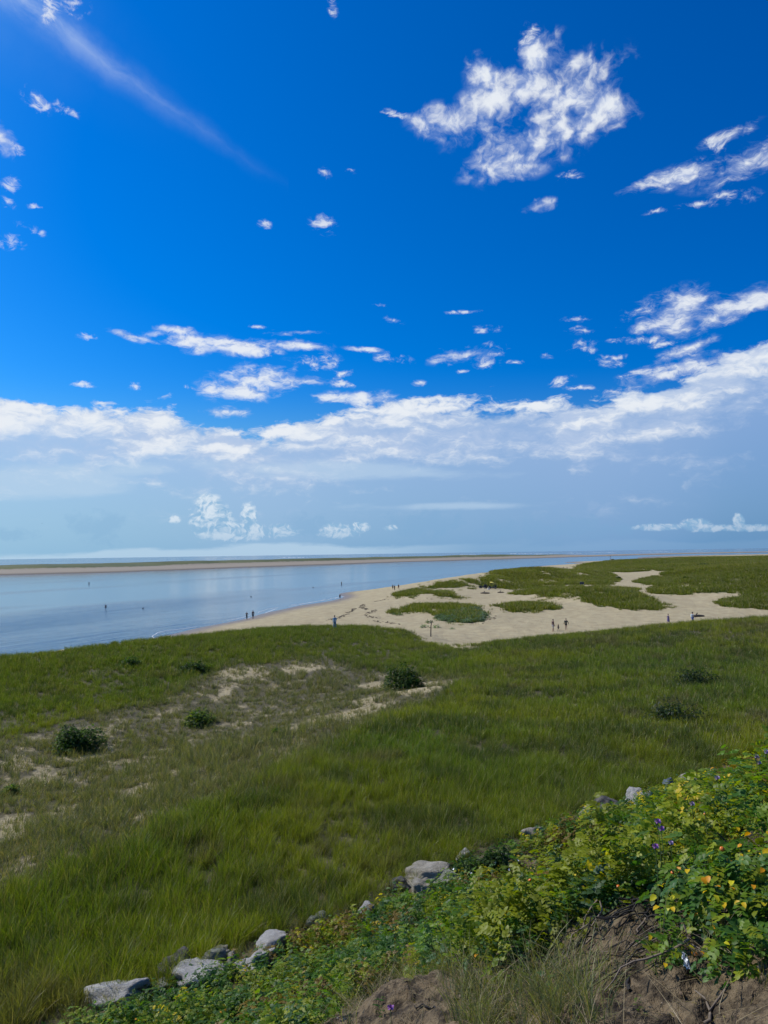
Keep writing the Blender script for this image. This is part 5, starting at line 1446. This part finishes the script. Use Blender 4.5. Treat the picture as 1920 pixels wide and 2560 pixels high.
person(1374.5, 1422, 'lone person by the far water beyond the mound', 1.72, .2, .1, (.1, .1), (.2, .2), (.02, .05, .06), (.02, .03, .04), 'long', group=SH, depth=560)
person(1408, 1421, 'dark person, seaward one of the far pair beyond the mound', 1.80, .2, .1, (.1, .1), (.2, .2), (.01, .012, .02), (.01, .012, .02), 'long', group=SH, depth=540)
person(1416.5, 1421, 'person in dark grey, landward one of the far pair beyond the mound', 1.76, .2, .1, (.1, .1), (.2, .2), (.04, .045, .05), (.03, .03, .035), 'long', group=SH, depth=540)
FM = 'people walking on the sand'
person(1383, 1577, 'adult in dark shirt and light grey shorts walking beside the small child', 1.80, -1.2, .22, (.30, .10), (.5, .2), (.035, .012, .022), (.30, .28, .29), 'knee', group=FM, skin=TAN_M)
person(1396, 1577, 'small child in dark clothes walking between two adults', 1.02, -1.3, .45, (.2, .2), (.3, .3), (.025, .016, .035), (.02, .015, .03), 'knee', group=FM, skin=TAN_M)
person(1415.5, 1575, 'person in loose dark green top with bare legs walking ahead of the child', 1.76, -.2, .10, (.22, .42), (.15, .25), (.010, .028, .026), (.008, .012, .014), 'short', group=FM, sleeve='long')
person(1671, 1561, 'person in purple blue dress walking across the sand', 1.62, -1.4, .42, (.15, .2), (.3, .6), (.045, .035, .13), None, 'short', dress=(.050, .045, .15), group=FM)
person(1732, 1560, 'person in blue shorts and dark hat with a pale towel over the shoulder', 1.76, -1.4, .55, (.2, .2), (.6, .9), (.45, .50, .52), (.05, .09, .32), 'knee', hat=(.025, .02, .015), group=FM, skin=TAN_M, pack=(.50, .58, .60))
WD = 'people wading in the lagoon'
person(223, 1459, 'wader far out in the lagoon, the farthest from the beach', 1.75, .2, 0, (.2, .2), (.3, .3), (.010, .016, .03), (.02, .02, .03), 'knee', group=WD, depth=402, wade=.55)
person(265, 1517, 'wader in dark purple top standing waist deep in the near shallows', 1.72, .4, 0, (.35, .35), (.9, .9), (.045, .025, .06), (.02, .02, .04), 'knee', group=WD, depth=212, wade=.90)
person(853, 1459, 'wader in dark top straight out from the person with the bag', 1.72, .4, 0, (.3, .3), (.6, .6), (.02, .02, .03), (.02, .02, .04), 'knee', group=WD, depth=352, wade=.55)

# ------------------------------------------------------------------ beach buggies behind the hummock
def box(bm, c, s, rot=None, bev=0.0):
    m = Matrix.Translation(c) @ (rot.to_4x4() if rot else Matrix.Identity(4)) @ Matrix.Diagonal((*s, 1))
    g = bmesh.ops.create_cube(bm, size=1.0, matrix=m)
    if bev > 0:
        es = list({e for v in g['verts'] for e in v.link_edges}); bmesh.ops.bevel(bm, geom=es, offset=bev, segments=2, affect='EDGES')
def bm_obj(name, fn, mat, parent):
    bm = bmesh.new(); fn(bm); me = bpy.data.meshes.new(name); bm.to_mesh(me); bm.free()
    return obj(name, me, mat, parent)
BLK = plain((0.012, 0.013, 0.016), 0.45, name='black_plastic'); NAVY = plain((0.012, 0.018, 0.045), 0.35, name='dark_blue_paint'); RUB = plain((0.015, 0.015, 0.015), 0.9, name='tyre_rubber'); STEEL = plain((0.30, 0.31, 0.32), 0.35, 0.8, name='steel'); SEAT = plain((0.10, 0.11, 0.115), 0.8, name='seat_vinyl'); YEL = plain((0.66, 0.52, 0.10), 0.7, name='yellow_canvas'); WHT = plain((0.62, 0.62, 0.60), 0.6, name='white_plastic')
def wheel_mesh():
    bm = bmesh.new(); n = 20; prof = [(.20, -.11), (.27, -.12), (.30, -.07), (.30, .07), (.27, .12), (.20, .11)]
    rings = [[bm.verts.new((b, a * math.cos(6.2832 * k / n), a * math.sin(6.2832 * k / n))) for k in range(n)] for a, b in prof]
    for i in range(len(prof)):
        for k in range(n): bm.faces.new((rings[i][k], rings[i][(k + 1) % n], rings[(i + 1) % len(prof)][(k + 1) % n], rings[(i + 1) % len(prof)][k]))
    me = bpy.data.meshes.new('tyre'); bm.to_mesh(me); bm.free(); me.materials.append(RUB)
    bm = bmesh.new(); bmesh.ops.create_cone(bm, cap_ends=True, segments=16, radius1=.20, radius2=.20, depth=.14, matrix=Matrix.Rotation(math.pi / 2, 4, 'Y'))
    for k in range(5): box(bm, (.075, .12 * math.cos(k * 1.2566), .12 * math.sin(k * 1.2566)), (.03, .05, .05))
    m2 = bpy.data.meshes.new('rim'); bm.to_mesh(m2); bm.free(); m2.materials.append(STEEL)
    return me, m2
ME_TYRE, ME_RIM = wheel_mesh()
def buggy(px, py, rz, label, canopy, paint):
    x, y = on_ground(px, py); root = empty('beach_buggy', (x, y, gz(x, y) - .02), rz); tag(root, label, 'buggy', 'beach buggies by the mound')
    def body(bm):
        box(bm, (0, .0, .48), (1.15, 2.3, .26), bev=.05); box(bm, (0, .98, .74), (1.10, .62, .34), Matrix.Rotation(-.22, 3, 'X'), .08)
        box(bm, (0, -.98, .70), (1.18, .62, .26), bev=.04)
        for s in (-1, 1): box(bm, (.56 * s, .92, .68), (.24, .66, .10), bev=.04); box(bm, (.56 * s, -.86, .68), (.24, .66, .10), bev=.04)
    bm_obj('body', body, paint, root)
    for sx in (-1, 1):
        for sy in (-.86, .92):
            w = obj('wheel', ME_TYRE, None, root, (.56 * sx, sy, .30)); w.name = 'wheel'
            rm = obj('rim', ME_RIM, None, w); rm.rotation_euler = (0, 0, 0 if sx > 0 else math.pi)
    for sx in (-.28, .28):
        def seat(bm): box(bm, (sx, -.15, .70), (.46, .48, .14), bev=.04); box(bm, (sx, -.42, 1.0), (.44, .12, .55), Matrix.Rotation(.18, 3, 'X'), .04)
        bm_obj('seat', seat, SEAT, root)
    Vs, Fs, k = [], [], 0
    for s in (-1, 1):
        for pts in ([(.52 * s, .70, .80), (.50 * s, .42, 1.55), (.48 * s, .25, 1.78)], [(.48 * s, .25, 1.78), (.48 * s, -.75, 1.80)], [(.48 * s, -.75, 1.80), (.54 * s, -.95, .80)]):
            v, f = tube(pts, [.028] * len(pts), 6); Vs.append(v); Fs.append(f + k); k += len(v)
    for yy, zz in ((.25, 1.78), (-.75, 1.80), (-.86, 1.3)):
        v, f = tube([(-.49, yy, zz), (.49, yy, zz)], [.028] * 2, 6); Vs.append(v); Fs.append(f + k); k += len(v)
    obj('roll_cage', np_mesh('roll_cage', np.concatenate(Vs), np.concatenate(Fs), True), BLK, root)
    pts = [(-.28 + .17 * math.cos(t), .34 + .07 * math.sin(t), 1.02 + .15 * math.sin(t)) for t in np.linspace(0, 6.2832, 15)]
    v, f = tube(pts, [.018] * 15, 5); obj('steering_wheel', np_mesh('steering_wheel', v, f), BLK, root)
    for s in (-1, 1):
        def lamp(bm): bmesh.ops.create_uvsphere(bm, u_segments=10, v_segments=6, radius=.08, matrix=Matrix.Translation((.40 * s, 1.28, .72)))
        bm_obj('headlight', lamp, WHT, root)
    bm_obj('cargo_box', lambda bm: box(bm, (0, -1.0, 1.0), (.95, .55, .34), bev=.05), BLK, root)
    if canopy:
        n = 16; V_ = [(0, 0, .42)]; F3, F4 = [], []
        for rr_, zz in ((.5, .30), (.95, .02), (.93, -.05)):
            for a in range(n): V_.append((rr_ * math.cos(6.2832 * a / n), rr_ * math.sin(6.2832 * a / n), zz))
        for a in range(n):
            F3.append((0, 1 + a, 1 + (a + 1) % n))
            for i in range(2): F4.append((1 + i * n + a, 1 + (i + 1) * n + a, 1 + (i + 1) * n + (a + 1) % n, 1 + i * n + (a + 1) % n))
        c = obj('canopy', np_mesh('canopy', np.array(V_), [np.array(F3), np.array(F4)]), YEL, root, (.15, .1, 1.80)); c.rotation_euler = (0, R(26), 0)
        c.rotation_euler = (Matrix.Rotation(-rz, 3, 'Z') @ Matrix.Rotation(R(24), 3, 'Y')).to_euler()
        v, f = tube([(.1, .1, 1.0), (.15, .1, 2.1)], [.02, .02], 6); obj('canopy_pole', np_mesh('canopy_pole', v, f), STEEL, root)
    return root
buggy(1208, 1471, R(62), 'black beach buggy with open roll cage, seaward one of two', False, BLK)
buggy(1232, 1472, R(75), 'dark blue beach buggy shaded by a tilted yellow canopy', True, NAVY)
x, y = on_ground(1221, 1474)
cool = empty('cooler', (x, y - .6, gz(x, y - .6)), .3); tag(cool, 'small white cooler on the sand between the two buggies', 'cooler')
bm_obj('box', lambda bm: box(bm, (0, 0, .20), (.62, .40, .36), bev=.03), WHT, cool); bm_obj('lid', lambda bm: box(bm, (0, 0, .42), (.66, .44, .09), bev=.03), WHT, cool)

# ------------------------------------------------------------------ post, notice board, far pole and hut
WOOD = plain((0.085, 0.070, 0.055), 0.95, name='weathered_wood'); GREYW = plain((0.26, 0.25, 0.23), 0.9, name='grey_wood')
x, y = on_ground(1077, 1592); p = empty('wooden_post', (x, y, gz(x, y) - .15)); tag(p, 'leaning weathered wooden post at the edge of the grass before the beach', 'post')
mpp = y / FPX; Hp = 40 * mpp
v, f = tube([(0, 0, 0), (.015, 0, Hp * .4), (.06, 0, Hp * .75), (.22, 0, Hp * 1.02)][:3] + [(.17, 0, Hp)], [.085, .078, .066, .055], 8); obj('shaft', np_mesh('shaft', v, [f, np.array([[24 + i for i in range(8)]])], False), WOOD, p)
v, f = tube([(.05, -.02, Hp * .64), (-.10, -.04, Hp * .65), (-.20, -.03, Hp * .63)], [.04, .045, .035], 6); obj('stub_rail', np_mesh('stub_rail', v, f), WOOD, p)
x, y = on_ground(1455, 1468); nb_ = empty('notice_board', (x, y, gz(x, y) - .1), .08); tag(nb_, 'dark blue notice board on two pale legs in the dune hollow', 'sign'); k = y / 236.0
for s in (-1, 1): bm_obj('leg', lambda bm: box(bm, (.50 * s * k, 0, .55 * k), (.10 * k, .10 * k, 1.2 * k)), GREYW, nb_)
bm_obj('panel', lambda bm: box(bm, (0, -.02, 1.25 * k), (1.25 * k, .09, .62 * k), Matrix.Rotation(-.25, 3, 'X'), .02), NAVY, nb_)
bm_obj('cap_board', lambda bm: box(bm, (0, .02, 1.66 * k), (1.35 * k, .34 * k, .06), Matrix.Rotation(-.15, 3, 'X')), plain((.16, .18, .22), .6, name='slate_paint'), nb_)
x, y = at_depth(1525.5, 700); z0 = gz(x, y); p = empty('marker_pole', (x, y, z0)); tag(p, 'tall thin marker pole beside the small hut on the far dune', 'pole')
v, f = tube([(0, 0, -.3), (0, 0, 5.0)], [.22, .18], 6); obj('shaft', np_mesh('shaft', v, f), GREYW, p); v, f = tube([(-.8, 0, 4.6), (.8, 0, 4.6)], [.1, .1], 5); obj('cross_bar', np_mesh('cross_bar', v, f), GREYW, p)
x, y = at_depth(1530.5, 700); h = empty('hut', (x, y, gz(x, y) - .2)); tag(h, 'small dark hut with a pale end wall on the far dune', 'hut')
bm_obj('wall', lambda bm: box(bm, (0, 0, .8), (2.4, 2.0, 1.6)), plain((.05, .05, .035), .9, name='dark_boards'), h)
bm_obj('end_wall', lambda bm: box(bm, (-1.30, 0, .85), (.2, 2.1, 1.9)), WHT, h)
def roof(bm):
    for s in (-1, 1): box(bm, (0, .58 * s, 1.9), (2.7, 1.35, .1), Matrix.Rotation(-s * .45, 3, 'X'))
bm_obj('roof', roof, plain((.07, .065, .05), .9, name='dark_shingle'), h)

# ------------------------------------------------------------------ birds, driftwood, seaweed, surf
BIRD = plain((0.05, 0.05, 0.055), 0.8, name='dark_feather')
def gull_fly(px, py, d, span, label):
    v = ray(px, py); t = d / v[1]; root = empty('gull', (v[0] * t, d, CAM_H + v[2] * t), rng.uniform(0, 6)); tag(root, label, 'bird', 'birds in the air')
    vv, ff = tube([(0, -.22, 0), (0, -.12, .01), (0, 0, .01), (0, .14, .02), (0, .24, .03)], [.012, .05, .065, .045, .02], 8); b = obj('body', np_mesh('body', vv * span, ff, True), BIRD, root)
    for s in (-1, 1):
        V_ = np.array([(0, .07, .02), (0, -.06, .02), (.25 * s, .11, .12), (.25 * s, -.04, .12), (.52 * s, .0, .05), (.50 * s, -.05, .05)]) * span
        obj('wing', np_mesh('wing', V_, np.array([(0, 1, 3, 2), (2, 3, 5, 4)])), BIRD, root)
gull_fly(1312, 417, 420, 1.15, 'dark gull crossing the big white cloud')
gull_fly(105, 1308, 600, 1.3, 'tiny gull low in the sky over the fog bank')
gull_fly(228, 1292, 700, 1.2, 'speck of a gull beside the far grey cloud')
def duck(px, d, label):
    x, y = at_depth(px, d); root = empty('seabird', (x, y, 0.0), rng.uniform(-.5, .5)); tag(root, label, 'bird', 'birds floating on the lagoon')
    vv, ff = tube([(-.26, 0, .12), (-.16, 0, .09), (0, 0, .08), (.14, 0, .10), (.22, 0, .14)], [.01, .09, .125, .10, .03], 8); obj('body', np_mesh('body', vv, ff, True), BIRD, root)
    vv, ff = tube([(.16, 0, .13), (.20, 0, .24), (.24, 0, .30), (.31, 0, .29), (.36, 0, .28)], [.05, .04, .055, .03, .008], 7); obj('head', np_mesh('head', vv, ff, True), BIRD, root)
duck(358, 205, 'seabird floating just off the near wader'); duck(627, 255, 'seabird floating in the mid lagoon beyond the couple'); duck(782, 320, 'seabird floating off the beach, farthest out')
def driftwood(px, py, L, label, a=0.0, fat=.12):
    x, y = on_ground(px, py); r_ = np.random.default_rng(int(px))
    pts = [np.array([math.cos(a), math.sin(a), 0]) * L * (q - .5) + np.array([0, r_.normal(0, .05), .12 + .06 * math.sin(3 * q)]) for q in np.linspace(0, 1, 7)]
    vv, ff = tube(pts, fat * np.array([.5, .9, 1, 1, .9, .8, .4]), 7); v2, f2 = tube([pts[2], pts[2] + np.array([.2, .1, .35]), pts[2] + np.array([.45, .1, .5])], [fat * .7, fat * .5, fat * .2], 6)
    o = obj('driftwood', np_mesh('driftwood', np.concatenate([vv, v2]), np.concatenate([ff, f2 + len(vv)]), True), WOOD, None, (x, y, gz(x, y) + .02)); tag(o, label, 'driftwood')
driftwood(1745, 1543, 2.3, 'dark lump of driftwood behind the person in blue shorts', .1, .20)
driftwood(1213, 1484, 2.6, 'dark driftwood on the sand below the seaward buggy', -.2, .22)
driftwood(1252, 1482, 2.0, 'small dark driftwood on the sand below the canopied buggy', .3, .16)
# wrack lines: heaps of dry seaweed
WR = plain((0.045, 0.033, 0.022), 0.95, name='dry_seaweed')
lines = [[(975, 1493), (935, 1505), (915, 1508), (900, 1518), (885, 1521), (878, 1530), (860, 1538), (845, 1544), (820, 1550)], [(905, 1517), (918, 1524), (935, 1526), (925, 1532), (912, 1538), (925, 1543), (945, 1545), (960, 1547)], [(930, 1553), (960, 1556), (1000, 1560)], [(1240, 1540), (1210, 1558), (1160, 1562)], [(1000, 1494), (1040, 1496), (1090, 1500)]]
P_, n = [], 0
Vs, Fs = [], []
base_m = [rock_mesh('clod', 990 + i, 1) for i in range(3)]
bv = [(np.array([v.co[:] for v in m_.vertices]), np.array([p_.vertices[:] for p_ in m_.polygons])) for m_ in base_m]
for li, ln in enumerate(lines):
    W = [on_ground(*p) for p in ln]
    for (xa, ya), (xb, yb) in zip(W[:-1], W[1:]):
        L = math.hypot(xb - xa, yb - ya)
        for q in range(int(L * (5.0 if li < 3 else 1.6))):
            t = rng.uniform(); xx, yy = xa + (xb - xa) * t + rng.normal(0, .28), ya + (yb - ya) * t + rng.normal(0, .8)
            if fbm(np.array([xx * .4]), np.array([yy * .4]), 77, 2)[0] < .42: continue
            v, f = bv[rng.integers(3)]; s = rng.uniform(.06, .20)
            Vs.append(rotz(v * np.array([s * 1.6, s, s * .28]), rng.uniform(0, 6)) + np.array([xx, yy, gz(xx, yy) + .03])); Fs.append(f + n); n += len(v)
tag(obj('seaweed_wrack', np_mesh('seaweed_wrack', np.concatenate(Vs), np.concatenate(Fs), True), WR), kind='stuff')
# beach plants: silvery green clumps on the sand by the post
PL = [plain(c, .8, name='dusty_leaf') for c in [(0.10, 0.15, 0.09), (0.07, 0.12, 0.07)]]
zone = [(1085, 1546), (1130, 1525), (1200, 1522), (1216, 1538), (1205, 1556), (1160, 1558), (1110, 1552)]
Z_ = poly(zone); bx = rng.uniform(Z_[:, 0].min(), Z_[:, 0].max(), 900); by = rng.uniform(Z_[:, 1].min(), Z_[:, 1].max(), 900)
k_ = inside(bx, by, Z_); bx, by = bx[k_], by[k_]
ex = [on_ground(*p) for p in [(1068, 1556), (1075, 1558), (1095, 1552), (1110, 1552), (1120, 1558), (1090, 1570), (1130, 1572), (1060, 1568), (1225, 1536), (1224, 1545), (1040, 1530), (1000, 1538), (985, 1537), (1400, 1520)]]
bx = np.r_[bx, [e[0] for e in ex]]; by = np.r_[by, [e[1] for e in ex]]; n = len(bx)
cl = []
for i in range(3):
    r_ = np.random.default_rng(30 + i); P_, D_ = dome_points(r_, 60, .5, .38, .4, .3, i); VV, FF, k = [], [], 0
    for p, d in zip(P_, D_):
        v, f = leaflet(.20, .13, .3, .3); v = rotx(v, r_.normal(.2, .5)); v = rotz(v, math.atan2(d[1], d[0]) - 1.57 + r_.normal(0, .6)); VV.append(v + p); FF.append(f + k); k += len(v)
    m_ = np_mesh('clump', np.concatenate(VV), np.concatenate(FF)); m_.materials.append(LEAF_I); cl.append(m_)
col = np.array([0.115, 0.165, 0.110]) * rng.uniform(.6, 1.2, (n, 1)); s = rng.uniform(.6, 1.5, n)
scatter('beach_plants', cl, np.stack([bx, by, ground_h(bx, by) - .03], -1), np.stack([np.zeros(n), np.zeros(n), rng.uniform(0, 6, n)], -1), np.stack([s] * 3, -1), col)
# surf beyond the island and wash at the shoreline
FOAM = plain((0.50, 0.54, 0.57), .7, name='foam')
Vs, Fs, n = [], [], 0
for (x0_, x1_, py, th_) in [(1275, 1290, 1384.4, .8), (1296, 1330, 1384.3, .5), (1335, 1356, 1385.2, .7), (1358, 1395, 1384.9, .4), (1418, 1436, 1382.8, .9), (1440, 1452, 1383.2, .5), (1150, 1190, 1387.2, .4), (1480, 1540, 1381.6, .4), (700, 760, 1394.2, .5), (560, 600, 1396, .4), (1600, 1680, 1379.6, .3)]:
    m_ = max(4, int((x1_ - x0_) / 4)); pa = []
    for q in range(m_ + 1):
        px = x0_ + (x1_ - x0_) * q / m_; v = ray(px, py + rng.normal(0, .12)); t = -CAM_H / v[2]; pa.append((v[0] * t, v[1] * t))
    for q in range(m_):
        (xa, ya), (xb, yb) = pa[q], pa[q + 1]; hh = th_ * 2.2 * rng.uniform(.4, 1.1)
        Vs += [(xa, ya - 6, .02), (xb, yb - 6, .02), (xb, yb, hh), (xa, ya, hh), (xa, ya + 14, .02), (xb, yb + 14, .02)]; Fs += [(n, n + 1, n + 2, n + 3), (n + 3, n + 2, n + 5, n + 4)]; n += 6
tag(obj('surf', np_mesh('surf', np.array(Vs, float), np.array(Fs), True), FOAM), kind='stuff')
# thin wash where ripples run out on the sand
SHW = np.array([on_ground(p[0], p[1]) for p in SHORE[2:12]])
seg2 = np.r_[0, np.cumsum(np.hypot(*np.diff(SHW, axis=0).T))]; s2 = np.arange(0, seg2[-1], 0.8)
wx, wy = np.interp(s2, seg2, SHW[:, 0]), np.interp(s2, seg2, SHW[:, 1])
gx_, gy_ = np.gradient(wx), np.gradient(wy); l_ = np.hypot(gx_, gy_); nx2, ny2 = -gy_ / l_, gx_ / l_
Vs, Fs, n = [], [], 0
for k_, (off, wdt) in enumerate([(0.5, .16), (2.8, .10)]):
    j = (fbm(s2 * .06, s2 * 0 + k_, 88 + k_, 3) - .5) * 5; w_ = wdt * np.clip((fbm(s2 * .15, s2 * 0 + 5 + k_, 98, 3) - .40) * 6, 0, 1)
    for i in range(len(s2) - 1):
        if w_[i] < .05: continue
        a = np.array([wx[i], wy[i]]) + np.array([nx2[i], ny2[i]]) * (off + j[i]); b = np.array([wx[i + 1], wy[i + 1]]) + np.array([nx2[i + 1], ny2[i + 1]]) * (off + j[i + 1])
        na = np.array([nx2[i], ny2[i]]) * w_[i]; nb2 = np.array([nx2[i + 1], ny2[i + 1]]) * max(w_[i + 1], .02)
        Vs += [(a[0] - na[0], a[1] - na[1], .012), (b[0] - nb2[0], b[1] - nb2[1], .012), (b[0], b[1], .05), (a[0], a[1], .05), (b[0] + nb2[0], b[1] + nb2[1], .012), (a[0] + na[0], a[1] + na[1], .012)]
        Fs += [(n, n + 1, n + 2, n + 3), (n + 3, n + 2, n + 4, n + 5)]; n += 6
tag(obj('shore_wash', np_mesh('shore_wash', np.array(Vs), np.array(Fs), True), FOAM), kind='stuff')
